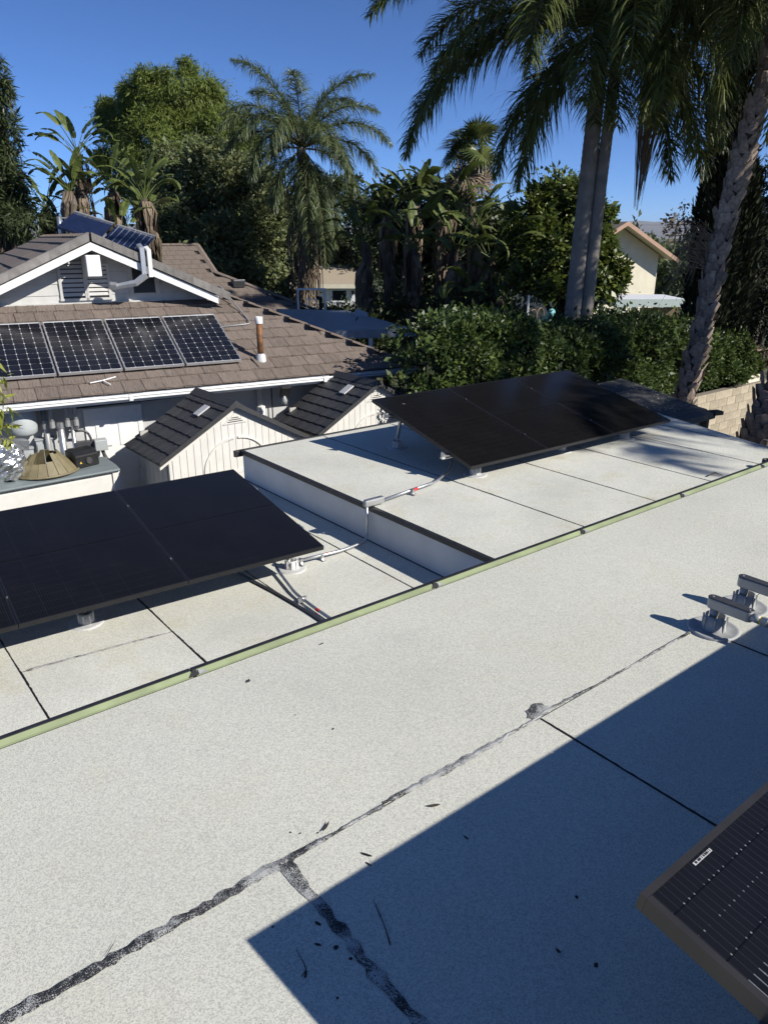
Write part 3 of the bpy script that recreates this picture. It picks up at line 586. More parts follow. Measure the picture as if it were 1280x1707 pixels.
for row in range(7):                            # left slope of the gable roof: courses run away from us
    uu = RU - .16 - row*TE*c_; zz = ZRDG - (RU-uu)*SL + .012
    y = GV - .52; k = 0
    while y < 9.4:
        Mt = tile((0,-1,0), (c_,0,s_), (uu-.18, y+TW/2, zz-.18*SL))
        if k < 9: link('tile', TILE[rnd.randrange(3)], roof, M=Mt); nt_ += 1
        else: add_loose(Mt)
        y += TW; k += 1
for row in range(14):
    uu = UW + .02 + row*TE*c_
    if uu > RU - 2.4: break
    y = max(uu-UW, 0)
    while y < 9.4: add_loose(tile((0,-1,0), (c_,0,s_), (uu, y+TW/2, (uu-UW)*SL+.012))); y += TW
for row in range(16):                           # right slope, out of sight
    uu = UE - .02 - row*TE*c_
    if uu < RU + .2: break
    y = max(UE-uu, 0) if uu > UE-2.86 else GV-.5
    while y < 9.4: add_loose(tile((0,1,0), (-c_,0,s_), (uu, y+TW/2, (UE-uu)*SL+.012))); y += TW
def capmesh(L, w, h, t, mat):
    m = MB(); m.add([(-w,0,-h),(0,0,.0),(w,0,-h),(-w*.9,L,-h),(0,L,0),(w*.9,L,-h),(-w,0,-h-t),(0,0,-t),(w,0,-h-t),(-w*.9,L,-h-t),(0,L,-t),(w*.9,L,-h-t)],
        [(0,1,4,3),(1,2,5,4),(6,7,1,0),(7,8,2,1),(0,3,9,6),(2,8,11,5)]); return m.mesh('ridge_tile', mat)
CAP = capmesh(.44,.11,.045,.022,M['tile']); RAKE = capmesh(.44,.10,.03,.03,M['tile_grey'])
def caprow(p0, p1, z_add=.05):
    global nt_
    p0 = Vector(p0); p1 = Vector(p1); L = (p1-p0).length; n = int(L/.36); dr = (p1-p0).normalized()
    x = dr.cross(Vector((0,0,1))).normalized(); z = x.cross(dr)
    for k in range(n):
        Mx = Matrix.Identity(4); p = p0 + dr*(k*L/n) + Vector((0,0,z_add))
        for i, a in enumerate((x, dr, z)):
            for j in range(3): Mx[j][i] = a[j]
        link('ridge_tile', CAP, roof, M=Matrix.Translation(p) @ Mx @ Matrix.Rotation(R(-1.6),4,'X')); nt_ += 1
caprow((UE+.02,-.02,.0), (UE-2.86,2.86,2.86*SL)); caprow((RU,GV-.5,ZRDG), (RU,9.5,ZRDG)); caprow((UW,-.02,0), (UW+2.7,2.7,2.7*SL))
for s in (-1, 1):                               # angled rake tiles on the gable edge
    for k in range(7):
        a = k*.345 + .02
        if s < 0 and a > 2.4: continue
        L = .40; p = (RU + s*a*1.0, GV-.56, ZRDG - a*SL + .035)
        m = MB()
        e = s*.36
        vs = [(0,0,-.115),(e,0,-.115-.36*SL),(e,0,.035-.36*SL),(0,0,.035),(0,.20,.035),(e,.20,.035-.36*SL)]
        vs += [(x, y+.025 if i < 4 else y, z-.0 if i < 4 else z-.03) for i, (x,y,z) in enumerate(vs)]
        m.add(vs, [(0,1,2,3) if s > 0 else (3,2,1,0), (3,2,5,4) if s > 0 else (4,5,2,3), (1,7,8,2) if s > 0 else (2,8,7,1), (0,3,9,6) if s > 0 else (6,9,3,0), (6,7,1,0) if s > 0 else (0,1,7,6), (2,8,11,5), (3,4,10,9)])
        obj('rake_tile', m, M['tile_grey'], roof, loc=(p[0], p[1]-k*.004, p[2]))
# barge boards, gable wall of separate boards, louvres
def slab(p0, p1, h, y0, y1):                    # board whose face runs from p0 to p1 in the gable plane
    m = MB(); (xa,za),(xb,zb) = p0, p1
    return m.add([(xa,y0,za),(xb,y0,zb),(xb,y0,zb-h),(xa,y0,za-h),(xa,y1,za),(xb,y1,zb),(xb,y1,zb-h),(xa,y1,za-h)], [(0,1,2,3),(7,6,5,4),(4,5,1,0),(3,2,6,7),(0,3,7,4),(1,5,6,2)])
obj('barge_board', slab((RU,ZRDG-.105),(RU-2.30,ZRDG-.105-2.30*SL),.135,GV-.53,GV-.495), M['white_worn'], house)
obj('barge_board', slab((RU+.001,ZRDG-.105),(RU+2.22,ZRDG-.105-2.22*SL),.135,GV-.53,GV-.495), M['white_worn'], house)
z0 = GV*SL - .04; k = 0
while z0 < ZRDG - .2:
    z1 = min(z0 + .20, ZRDG-.1); ha = (ZRDG-.06-z0)/SL; hb = max(.02, (ZRDG-.06-z1)/SL)
    o = obj('board', MB().add([(RU-ha,GV,z0),(RU+ha,GV,z0),(RU+hb,GV+.012,z1-.004),(RU-hb,GV+.012,z1-.004),(RU-ha,GV+.05,z0),(RU+ha,GV+.05,z0),(RU+hb,GV+.05,z1-.004),(RU-hb,GV+.05,z1-.004)], [(0,1,2,3),(4,7,6,5),(0,4,5,1),(3,2,6,7)]), M['siding'], house); z0 += .20
obj('base_trim', MB().box(RU-2.2,RU+2.2,GV-.035,GV+.03,GV*SL-.06,GV*SL+.03), M['siding'], house)
obj('gable_backing', MB().add([(RU-2.6,GV+.06,1.1),(RU+2.6,GV+.06,1.1),(RU,GV+.06,ZRDG-.04)], [(0,1,2)]), M['dark_wood'], house)
for a, b in ((1.42,1.80),(1.87,2.22)):
    z0, z1 = 1.33, 1.90 - (.04 if a > 1.8 else 0)
    f = obj('louvre_vent', MB().box(a-.05,a,GV-.03,GV+.02,z0-.03,z1+.04).box(b,b+.05,GV-.03,GV+.02,z0-.03,z1+.04).box(a+.0005,b-.0005,GV-.03,GV+.02,z1,z1+.04).box(a-.06,b+.06,GV-.045,GV+.02,z0-.07,z0-.0305), M['siding'], house)
    obj('backing', MB().box(a+.001,b-.001,GV+.0,GV+.01,z0-.03,z1), M['black'], f)
    n = 7
    for k in range(n):
        zz = z0 + (k+.15)*(z1-z0)/n
        obj('slat', MB().add([(a+.002,GV-.022,zz),(b-.002,GV-.022,zz),(b-.002,GV-.004,zz+.052),(a+.002,GV-.004,zz+.052),(a+.002,GV-.014,zz-.006),(b-.002,GV-.014,zz-.006)], [(0,1,2,3),(4,5,1,0)]), M['siding'], f)
obj('attic_opening', MB().box(2.68,3.08,GV-.006,GV-.003,1.36,1.90), M['black'], house); obj('opening_trim', MB().box(2.60,2.675,GV-.03,GV-.001,1.32,1.95), M['siding'], house); obj('opening_trim', MB().box(3.085,3.16,GV-.03,GV-.001,1.32,1.72), M['siding'], house)
bevel(obj('ridge_beam', MB().box(1.80,2.04,GV-.62,GV+.0,ZRDG-.68,ZRDG-.32), M['white_worn'], house), .01)
# fascia and white gutter
obj('fascia', MB().box(UW,UE,-.005,.02,-.17,-.03), M['white_paint'], house)
gut = obj('gutter', MB().extrude([(-.125,-.035),(-.130,-.06),(-.115,-.075),(-.118,-.105),(-.095,-.125),(-.006,-.125),(-.006,-.12),(-.09,-.12),(-.112,-.10),(-.108,-.07),(-.122,-.055),(-.118,-.035)], UW, UE+.1), M['white_paint'], house)
for uu in (1.9, 5.35): obj('gutter_joint', MB().box(uu-.03,uu+.03,-.1335,-.05,-.13,-.032), M['white_paint'], gut)
obj('gutter', MB().box(UE+.02,UE+.12,.03,9.6,-.12,-.03), M['white_paint'], house)
# door, wall band
dr = obj('door', MB().box(1.30,2.08,.53,.559,-2.55,-.42), M['white_paint'], house)
obj('door_frame', MB().box(1.22,1.297,.52,.5595,-2.6,-.33).box(2.083,2.16,.52,.5595,-2.6,-.33).box(1.2975,2.0825,.52,.5595,-.418,-.33), M['white_paint'], dr)
for x0, x1 in ((1.38,1.62),(1.75,2.0)):
    for a, b in ((-1.0,-.52),(-1.75,-1.12),(-2.45,-1.87)): bevel(obj('door_panel', MB().box(x0,x1,.518,.5295,a,b), M['white_paint'], dr), .01)
obj('handle', MB().lathe([(0,.0),(.03,.01),(.03,.04),(0,.05)], (2.03,.50,-1.45), 10), M['galv'], dr)
obj('eave_pipe', MB().tube([(1.1,.42,-.16),(4.4,.42,-.14)], .045, 10), M['white_paint'], house, True); obj('eave_cable', MB().tube([(1.1,.36,-.26),(3.6,.36,-.22)], .02, 6), M['black'], house)
# right wing behind: lower tiled roof with a kinked verge
WV0, WZ0 = 10.25, 0.0
wing = obj('wing_roof', MB().add([(4.7,WV0,-d),(10.18,WV0,-d),(7.42,13.0,2.75*SL-d),(7.42,14.9,4.65*SL-d),(4.7,14.9,4.65*SL-d)], [(0,1,2,3,4)]).add([(4.7,14.9,4.65*SL-d),(7.42,14.9,4.65*SL-d),(7.42,19.5,-d),(4.7,19.5,-d)], [(0,1,2,3)])
    .add([(10.18,WV0,-d),(10.18,17,-d),(7.42,17,2.75*SL-d),(7.42,13.0,2.75*SL-d)], [(0,1,2,3)]), M['dark_wood'], house)
obj('wing_wall', MB().box(4.9,9.6,10.7,19,gz,-.05), M['wall_grey'], house); obj('wing_fascia', MB().box(4.7,10.2,WV0-.03,WV0-.002,-.20,.0), M['white_paint'], house)
wl_ = MB()
for row in range(15):
    v = WV0 - .04 + row*TE*c_; x = 4.75 + (row%2)*TW/2; xm = 10.18-(v-WV0) if v < 13.0 else 7.42
    if v > 14.75: break
    xm -= TL*c_*.8 if v < 13.0 else TW*.5
    while x + TW*.6 < xm: wl_.obox(tile((1,0,0),(0,c_,s_),(x+TW/2,v,(v-WV0)*SL+.012)), -TW/2+.004,TW/2-.004,0,TL,0,.03); x += TW
tag(obj('wing_tiles', wl_, M['tile'], wing), kind='stuff')
rows_ = [((10.2,WV0,0.02),(7.46,12.98,2.75*SL+.03)),((7.44,13.0,2.75*SL+.03),(7.44,14.9,4.65*SL+.03)),((4.7,14.92,4.65*SL+.03),(7.42,14.92,4.65*SL+.03))]
for a, b in rows_:
    a = Vector(a); b = Vector(b); n = max(2, int((b-a).length/.40))
    for k in range(n):
        q0 = a.lerp(b, k/n); q1 = a.lerp(b, (k+1)/n); dd = (q1-q0).normalized(); xx = dd.cross(Vector((0,0,1))).normalized(); zz = xx.cross(dd); Mx = Matrix.Identity(4)
        for i, ax in enumerate((xx, dd, zz)):
            for j in range(3): Mx[j][i] = ax[j]
        link('ridge_tile', CAP, wing, M=Matrix.Translation(q0+Vector((0,0,.05))) @ Mx)
tag(obj('roof_tiles', loose, M['tile'], roof), kind='stuff')

# silver framed panels on the house roof: every cell its own piece
HP, HL_ = 0.99, 1.65
HFRAME = frame_mb(HP, HL_, .04, .018).mesh('frame', M['pv_silver']); HBACK = MB().box(.0185,HP-.0185,.0185,HL_-.0185,-.012,-.006).mesh('backsheet', M['pv_back'])
cs = .1552; ch = .013; CELL = MB().prism([(ch,0),(cs-ch,0),(cs,ch),(cs,cs-ch),(cs-ch,cs),(ch,cs),(0,cs-ch),(0,ch)], -.0058, -.0045).mesh('cell', M['pv_cell'])
for k, lab in enumerate(('rightmost of the silver framed panels in the row below the gable','third from the left of the silver framed panels below the gable','second from the left of the silver framed panels below the gable','silver framed solar panel below the gable cut by the left frame edge')):
    t = thing('solar_panel', lab if 'panel ' in lab else 'solar panel, ' + lab, 'solar panel', group='silver framed panels on the tiled roof')
    t.matrix_world = HM @ Matrix.Translation((4.0-(k+1)*1.025, .40, .40*SL+.125)) @ Matrix.Rotation(PA, 4, 'X')
    link('frame', HFRAME, t); link('backsheet', HBACK, t)
    for i in range(6):
        for j in range(10): link('cell', CELL, t, loc=(.0215+i*.1584, .034+j*.1584, 0))
    obj('rail', MB().box(-.01,1.0,.3,.34,-.085,-.041).box(-.01,1.0,1.3,1.34,-.085,-.041), M['galv'], t)
for k, (u, v) in enumerate(((5.55,12.2),(6.15,11.2))):
    t = thing('solar_panel', ('upper' if k == 0 else 'lower') + ' of the silver framed panels half hidden behind the gable', 'solar panel', group='silver framed panels on the wing roof')
    t.matrix_world = HM @ Matrix.Translation((u-.99, v, (v-WV0)*SL+.11)) @ Matrix.Rotation(PA, 4, 'X')
    link('frame', HFRAME, t); link('backsheet', HBACK, t)
    for i in range(6):
        for j in range(10): link('cell', CELL, t, loc=(.0215+i*.1584, .034+j*.1584, 0))
# blue solar water heaters on the right slope
for k, (a, b) in enumerate((((2.10,2.56),(3.02,2.28)), ((3.10,2.255),(4.05,1.97)))):
    t = thing('solar_water_panel', 'dark blue solar water heating panel behind the gable, ' + ('higher one' if k == 0 else 'lower one with pale lines'), 'solar panel', group='blue water heating panels')
    t.matrix_world = HM
    up = Vector((.58,1.0,.36)); A = Vector((a[0],8,a[1])); B = Vector((b[0],8,b[1])); x = (B-A); n_ = x.cross(up).normalized()*.05
    q = [A,B,B+up,A+up]; obj('collector', MB().add([p+n_ for p in q]+[p for p in q], [(0,1,2,3),(7,6,5,4),(0,4,5,1),(1,5,6,2),(2,6,7,3),(3,7,4,0)]), M['thermal'], t)
    for j in range(7):
        p = A + x*((j+.5)/7); obj('riser_tube', MB().tube([p+n_*1.04+up*.03, p+n_*1.04+up*.97], .008, 5), M['pv_silver'] if k else M['thermal'], t)
    obj('header_pipe', MB().tube([A+up+n_*1.3, B+up+n_*1.3], .025, 6), M['galv'], t); obj('stand', MB().tube([A+up*.5, A+up*.5-Vector((0,0,.6))], .02, 5).tube([B+up*.5, B+up*.5-Vector((0,0,.6))], .02, 5), M['galv'], t)
t = thing('roof_flue', 'shiny galvanised flue beside the blue panels behind the ridge', 'flue', hw(2.3,8.9,2.1)); obj('pipe', MB().tube([(0,0,0),(0,0,.75)], .06, 10), M['galv'], t, True); obj('arm', MB().tube([(0,0,.72),(.35,-.05,.70)], .02, 6), M['galv'], t)
# rusty flue, conduit, roof vents, satellite of bits on the tiles
t = thing('flue_pipe', 'rusty flue pipe with white cap standing on the tiled roof', 'flue', hw(4.36,.50,.50*SL))
obj('pipe', MB().tube([(0,0,0),(0,0,.70)], .055, 14), M['rust'], t, True); obj('cap', MB().lathe([(.068,.68),(.068,.80),(.05,.80),(.05,.70)], n=14), M['white_worn'], t, True); obj('flashing', MB().lathe([(.10,-.02),(.085,.12),(.058,.15)], n=14), M['flash_white'], t, True); obj('base_sheet', MB().obox(Matrix.Rotation(PA,4,'X'), -.16,.16,-.22,.14,.03,.04), M['tile'], t)
t = thing('roof_conduit', 'grey conduit running over the tiles down to the silver framed panels', 'conduit'); t.matrix_world = HM
def onr(u, v, h=.06): return (u, v, v*SL+h)
obj('pipe', MB().tube(arc([onr(4.36,2.85,.12),onr(4.38,2.70,.22),onr(4.58,1.95),onr(4.60,1.62),onr(3.85,1.55)]), .014, 8), M['grey_cast'], t, True); obj('pipe_strap', MB().box(3.95,4.0,1.53,1.58,1.55*SL+.0,1.55*SL+.08), M['galv'], t)
t = thing('roof_vent', 'small grey box vent on the far tiled slope', 'vent', hw(7.9,12.1,1.85*SL)); bevel(obj('hood', MB().obox(Matrix.Rotation(TH,4,'Z'), -.2,.2,-.16,.16,0,.24), M['grey_dark'], t), .02); obj('grille', MB().obox(Matrix.Rotation(TH,4,'Z'), -.17,.17,-.165,-.161,.03,.18), M['black'], t)
t = thing('vent_stub', 'thin pipe stub beside the half hidden panels on far slope', 'vent pipe', hw(6.2,12.3,2.05*SL)); obj('pipe', MB().tube([(0,0,0),(0,0,.34)], .03, 8), M['tile'], t); obj('flashing', MB().lathe([(.16,.03),(.06,.07),(.03,.1)], n=10), M['flash_white'], t)
t = thing('rake_downpipe', 'crumpled white gutter elbow hooked over the gable edge', 'downpipe', hw(2.80,GV-.56,1.55), TH)
obj('downpipe', MB().tube([(-.02,-.02,.15),(-.02,-.03,.62),(-.02,.15,.66)], .055, 4), M['pv_silver'], t); obj('downpipe', MB().tube([(.10,-.02,.12),(.10,-.03,.58),(.10,.15,.62)], .05, 4), M['white_paint'], t); obj('elbow', MB().tube([(.02,-.02,.16),(-.18,.0,.02),(-.52,.12,-.04)], [.07,.065,.055], 6), M['pv_silver'], t); obj('end_clip', MB().tube([(-.50,.12,-.04),(-.62,.14,-.02)], .075, 6), M['galv'], t)
t = thing('floodlight', 'black floodlight under the gutter between the two small sheds', 'lamp', hw(4.55,-.10,-.17), TH); bevel(obj('lamp_head', MB().obox(Matrix.Rotation(R(25),4,'X'), -.09,.09,-.10,-.03,-.14,.06), M['black'], t), .01); obj('bracket', MB().tube([(0,0,.03),(0,.08,.02)], .02, 6), M['black'], t); obj('sensor', MB().lathe([(0,-.30),(.05,-.29),(.06,-.22),(.03,-.15),(.02,-.10)], (-.02,-.02,0), 10), M['grey_cast'], t, True)
t = thing('roof_twig', 'pale forked scrap on the lowest tile course near the panels', 'debris', hw(1.55,.22,.22*SL+.05), TH); obj('strip', MB().tube([(-.2,0,0),(0,.02,.02),(.22,.1,.05)], .012, 5).tube([(0,.02,.02),(.09,-.12,-.03)], .012, 5), M['white_worn'], t)

# ------------------------------------------------------------------ service corner by the house wall
def hthing(name, label, cat, u, v, z): return thing(name, label, cat, hw(u,v,z), TH)
t = hthing('water_tank', 'rounded grey tank high on the house wall at far left', 'tank', .27,.36,-.62); obj('shell', MB().lathe([(0,0),(.16,.01),(.215,.06),(.225,.14),(.225,.55),(.16,.58),(0,.59)], n=22), M['tank'], t, True); obj('bracket', MB().box(-.03,.03,.1,.27,.1,.2).box(-.03,.03,.1,.27,.3,.4), M['grey_dark'], t)
for u, w, h0, h1, red, lab in ((.08,.30,-1.62,-.86,True,'grey electrical box with two red warning stickers on the wall'),(.43,.28,-1.62,-.74,False,'taller plain grey electrical box beside the stickered one'),(-.30,.26,-1.55,-.80,False,'pale grey electrical box at the left frame edge')):
    t = hthing('electrical_box', lab, 'electrical box', u,.42,h0); H_ = h1-h0
    b = bevel(obj('case', MB().box(0,w,0,.13,0,H_), M['panel_grey'], t), .008); obj('door', MB().box(.015,w-.015,-.012,-.001,.02,H_-.06), M['panel_grey'], b)
    obj('top_lip', MB().box(-.01,w+.01,-.02,.13,H_+.001,H_+.025), M['panel_grey'], b)
    if red:
        for zz in (.17,.50): s_k = obj('warning_sticker', MB().box(.06,.19,-.0145,-.0125,zz,zz+.065), M['red'], b); obj('sticker_text', MB().box(.075,.175,-.0155,-.0148,zz+.040,zz+.046).box(.08,.17,-.0155,-.0148,zz+.020,zz+.026), M['sticker'], s_k)
t = hthing('pipe_stack', 'grey pipes and a dark valve assembly beside the electrical boxes', 'pipes', .74,.40,-1.55)
obj('pipe', MB().tube([(-.13,-.02,-.4),(-.13,-.02,1.45)], .045, 10), M['grey_cast'], t, True); obj('pipe_socket', MB().tube([(-.13,-.02,1.0),(-.13,-.02,1.14)], .06, 10), M['grey_cast'], t)
obj('chrome_pipe', MB().tube([(.08,-.10,-.1),(.08,-.10,1.08)], .058, 12), M['galv'], t, True); obj('chrome_cap', MB().lathe([(.066,1.0),(.066,1.10),(0,1.11)], (.08,-.10,0), 12), M['galv'], t)
obj('chrome_pipe', MB().tube([(.26,-.08,-.1),(.26,-.08,1.05)], .035, 10), M['galv'], t, True); obj('filter_head', MB().lathe([(.05,.95),(.07,1.0),(.07,1.12),(0,1.13)], (.30,-.08,0), 12), M['galv'], t)
obj('pipe', MB().tube(arc([(.20,-.08,.92),(.45,-.08,.92),(.52,-.10,.80),(.52,-.10,.62)]), .02, 8), M['grey_dark'], t, True); obj('manifold', MB().box(.26,.72,-.14,-.03,.60,.74), M['grey_dark'], t)
bevel(obj('actuator', MB().box(.55,.75,-.24,-.06,.58,.76), M['panel_grey'], t), .012); obj('valve', MB().tube([(.32,-.10,.25),(.32,-.10,.62)], .04, 8).tube([(.46,-.10,.25),(.46,-.10,.62)], .03, 8).tube([(.30,-.12,.42),(.62,-.12,.30)], .028, 8), M['grey_cast'], t)
obj('pipe', MB().tube(arc([(.66,-.14,.60),(.70,-.16,.42),(.80,-.2,.30)]), .03, 8), M['grey_dark'], t, True); obj('valve_cap', MB().tube([(.74,-.15,.66),(.82,-.15,.66)], .045, 10), M['white_paint'], t)
for u in (.95,1.12,1.30):
    uo = {.95:.70,1.12:.93,1.30:1.06}[u]
    t = hthing('plastic_downpipe', 'grey plastic pipe end hanging under the gutter, ' + {.95:'left',1.12:'middle',1.30:'right'}[u] + ' of three beside the door', 'pipe', uo,.25,-.50); obj('pipe', MB().tube([(0,0,0),(0,0,.42)], .036, 10), M['grey_cast'], t, True); obj('socket', MB().tube([(0,0,-.02),(0,0,.08)], .044, 10), M['grey_cast'], t)
t = hthing('wall_pipe', 'pale vertical pipe on the house wall between the small sheds', 'pipe', 4.30,.48,gz); obj('pipe', MB().tube([(0,0,0),(0,0,2.05)], .07, 10), M['white_worn'], t, True); obj('cap', MB().lathe([(.08,1.98),(.08,2.08),(0,2.1)], n=10), M['white_worn'], t); obj('riser', MB().tube([(.0,.02,2.08),(.0,.02,2.62)], .06, 8), M['wall_grey'], t); obj('cable', MB().tube([(.22,0,0),(.22,0,2.5)], .012, 5), M['black'], t)

box_ = thing('storage_box', 'long cream storage box with grey green lid below the pipes', 'storage box', (2.22,11.50,GZ))
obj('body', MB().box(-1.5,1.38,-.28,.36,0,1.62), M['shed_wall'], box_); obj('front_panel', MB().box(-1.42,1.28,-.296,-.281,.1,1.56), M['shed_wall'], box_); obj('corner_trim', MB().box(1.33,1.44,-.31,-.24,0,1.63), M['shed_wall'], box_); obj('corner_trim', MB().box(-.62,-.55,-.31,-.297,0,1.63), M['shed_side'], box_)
bevel(obj('lid', MB().extrude([(-.36,1.635),(-.36,1.67),(-.20,1.70),(.30,1.715),(.42,1.69),(.42,1.635)], -1.6, 1.44), M['lid'], box_), .015, 3)
t = thing('khaki_collar', 'khaki slatted plastic cone lying on the storage box lid', 'plastic cone', (2.70,11.52,GZ+1.705))
ncl = 18
for k in range(ncl):
    a0 = 2*math.pi*k/ncl; a1 = a0 + 2*math.pi/ncl*.94; h = .30 if k not in (11,12,13) else .19
    hh = h + rnd.uniform(-.03,.03); r1 = .44 - .26*hh/.32
    pts = [(.44*math.cos(a0),.36*math.sin(a0),.02),(.44*math.cos(a1),.36*math.sin(a1),.02),(r1*math.cos(a1),r1*.8*math.sin(a1),hh),(r1*math.cos(a0),r1*.8*math.sin(a0),hh)]
    obj('slat', MB().add(pts+[(x*.96,y*.96,z-.004) for x,y,z in pts], [(0,1,2,3),(7,6,5,4),(0,3,7,4),(1,5,6,2),(2,6,7,3)]), M['khaki'], t)
obj('rim', MB().add([], []).tube([(.45*math.cos(2*math.pi*k/24),.37*math.sin(2*math.pi*k/24),.018) for k in range(25)], .016, 6), M['khaki'], t)
t = thing('black_device', 'black box with a round dial on the storage box lid', 'device', (3.24,11.55,GZ+1.71), R(12)); bevel(obj('case', MB().extrude([(-.14,0),(.16,0),(.16,.25),(-.05,.25),(-.14,.19)], -.19, .19), M['black'], t), .012); obj('dial', MB().tube([(.02,-.139,.10),(.02,-.165,.10)], .05, 14), M['grey_dark'], t); obj('warning_triangle', MB().add([(-.13,-.1415,.07),(-.09,-.1415,.07),(-.11,-.1415,.105)], [(0,1,2)]), M['yellow'], t)
# crumpled foil sack
rg = np.random.default_rng(4); sm = MB(); nu, nv = 26, 18
for j in range(nv+1):
    ph = math.pi*j/nv
    for i in range(nu):
        a = 2*math.pi*i/nu; q = 1 + .10*math.sin(5*a+3*ph)*math.sin(4*ph) + rg.normal(0,.035)
        sm.v.append((.27*q*math.sin(ph)**.6*math.cos(a), .22*q*math.sin(ph)**.6*math.sin(a), .27 + .27*q*-math.cos(ph)))
for j in range(nv):
    for i in range(nu): sm.f.append((j*nu+i, j*nu+(i+1)%nu, (j+1)*nu+(i+1)%nu, (j+1)*nu+i))
t = thing('foil_sack', 'crumpled silver foil sack on the storage box at left', 'sack', (2.16,11.48,GZ+1.70)); obj('bag', sm, M['foil'], t); obj('folded_top', MB().obox(Matrix.Rotation(.2,4,'Y'), -.2,.22,-.09,.09,.46,.60), M['foil'], t)

# ------------------------------------------------------------------ two small resin sheds with shingled roofs
def shed(cx, y, label, skew=0):
    t = thing('garden_shed', label, 'shed', (cx,y,GZ), 0, 'small resin sheds before the house')
    hw_, ze, za, dp = 1.27, -3.05-GZ, -2.33-GZ, 1.37; sl = (za-ze)/hw_; ww = 1.10
    obj('front_wall', MB().add([(-ww,.10,0),(ww,.10,0),(ww,.10,ze+.10),(0,.10,za-.06),(-ww,.10,ze+.10),(-ww,.14,0),(ww,.14,0),(ww,.14,ze+.10),(0,.14,za-.06),(-ww,.14,ze+.10)], [(0,1,2,3,4),(9,8,7,6,5),(0,5,6,1),(1,6,7,2),(4,9,5,0)]), M['shed_wall'], t)
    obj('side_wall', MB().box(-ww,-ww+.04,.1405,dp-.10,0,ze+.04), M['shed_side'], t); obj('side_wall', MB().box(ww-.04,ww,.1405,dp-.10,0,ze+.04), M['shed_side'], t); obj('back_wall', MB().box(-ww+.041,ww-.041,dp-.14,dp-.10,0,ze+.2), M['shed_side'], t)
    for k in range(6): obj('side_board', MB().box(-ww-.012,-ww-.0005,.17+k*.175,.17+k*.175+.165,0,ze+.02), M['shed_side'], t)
    def top(x): return za - .09 - abs(x)*sl
    # upper boards, door boards, arch, rails
    n = 18; bw = 2*(ww-.05)/n
    for k in range(n):
        x0 = -ww+.05+k*bw+.004; x1 = x0+bw-.008; zt0, zt1 = top(x0)-.06, top(x1)-.06
        b0 = ze - .34
        if min(zt0, zt1) > b0+.02: obj('board', MB().add([(x0,.088,b0),(x1,.088,b0),(x1,.088,zt1),(x0,.088,zt0),(x0,.099,b0),(x1,.099,b0),(x1,.099,zt1),(x0,.099,zt0)], [(0,1,2,3),(0,4,5,1),(1,5,6,2),(2,6,7,3),(3,7,4,0)]), M['shed_wall'], t)
    for x0, x1 in ((-.98,-.34),(-.33,.31),(.32,.98)):
        for z0_, z1_ in ((.15,.72),(.76,ze-.40)): obj('door_board', MB().box(x0,x1,.086,.0985,z0_,z1_), M['shed_wall'], t)
    for s in (-1,1):
        arcp = [(s*(.06+.50*math.sin(math.pi/2*k/10)) if False else s*.03 + s*.52*math.cos(math.pi/2*k/10), .080, ze-.33+.50*math.sin(math.pi/2*k/10)) for k in range(11)]
        obj('arch_trim', MB().tube([(x, y_, z) for x, y_, z in arcp if z < top(x)-.05], .022, 4), M['shed_wall'], t)
        m = MB(); L = hw_-.02; m.add([(0,.070,za-.05),(s*L,.070,za-.05-L*sl),(s*L,.070,za-.14-L*sl),(0,.070,za-.14),(0,.0985,za-.05),(s*L,.0985,za-.05-L*sl),(s*L,.0985,za-.14-L*sl),(0,.0985,za-.14)], [(0,3,2,1),(4,5,6,7),(3,7,6,2),(0,1,5,4),(1,2,6,5)]); obj('barge_board', m, M['shed_wall'], t)
    obj('cross_rail', MB().box(-ww,ww,.078,.0995,ze-.40,ze-.34), M['shed_wall'], t)
    v = obj('gable_vent', MB().add([(-.20,.072,za-.33),(.20,.072,za-.33),(0,.072,za-.17),(-.20,.086,za-.33),(.20,.086,za-.33),(0,.086,za-.17)], [(0,1,2),(0,3,4,1),(1,4,5,2),(2,5,3,0)]), M['shed_wall'], t)
    for zz, w in ((za-.305,.13),(za-.275,.10),(za-.245,.06)): obj('slat', MB().box(-w,w,.069,.0715,zz,zz+.012), M['black'], v)
    # roof: left slope of single shingles, right slope of courses
    a = math.atan(sl); Lr = hw_/math.cos(a); rows = 7; ex = Lr/rows
    rf = obj('roof', MB().add([(-hw_,.0,ze-.03),(0,.0,za-.03),(hw_,.0,ze-.03),(hw_,dp,ze-.03),(0,dp,za-.03),(-hw_,dp,ze-.03),(-hw_,.0,ze-.055),(0,.0,za-.06),(hw_,.0,ze-.055),(hw_,dp,ze-.055),(0,dp,za-.06),(-hw_,dp,ze-.055)], [(0,1,4,5),(1,2,3,4),(0,6,7,1),(1,7,8,2),(11,10,7,6),(10,9,8,7),(0,5,11,6),(2,8,9,3),(5,4,10,11),(4,3,9,10)]), M['shed_roof'], t)
    ns = 12; sw = dp/ns
    for r_ in range(rows):
        for k in range(ns):
            p = (-hw_ + r_*ex*math.cos(a) - .01, (k+.5)*sw, ze + r_*ex*math.sin(a) - .012)
            x = Vector((0,-1,0)); yv = Vector((math.cos(a),0,math.sin(a))); z = x.cross(yv); Mx = Matrix.Identity(4)
            for i, ax in enumerate((x,yv,z)):
                for j in range(3): Mx[j][i] = ax[j]
            link('shingle', SHINGLE[(k+r_)%2], rf, M=Matrix.Translation(p) @ Mx @ Matrix.Rotation(R(-2.6),4,'X'))
    m = MB()
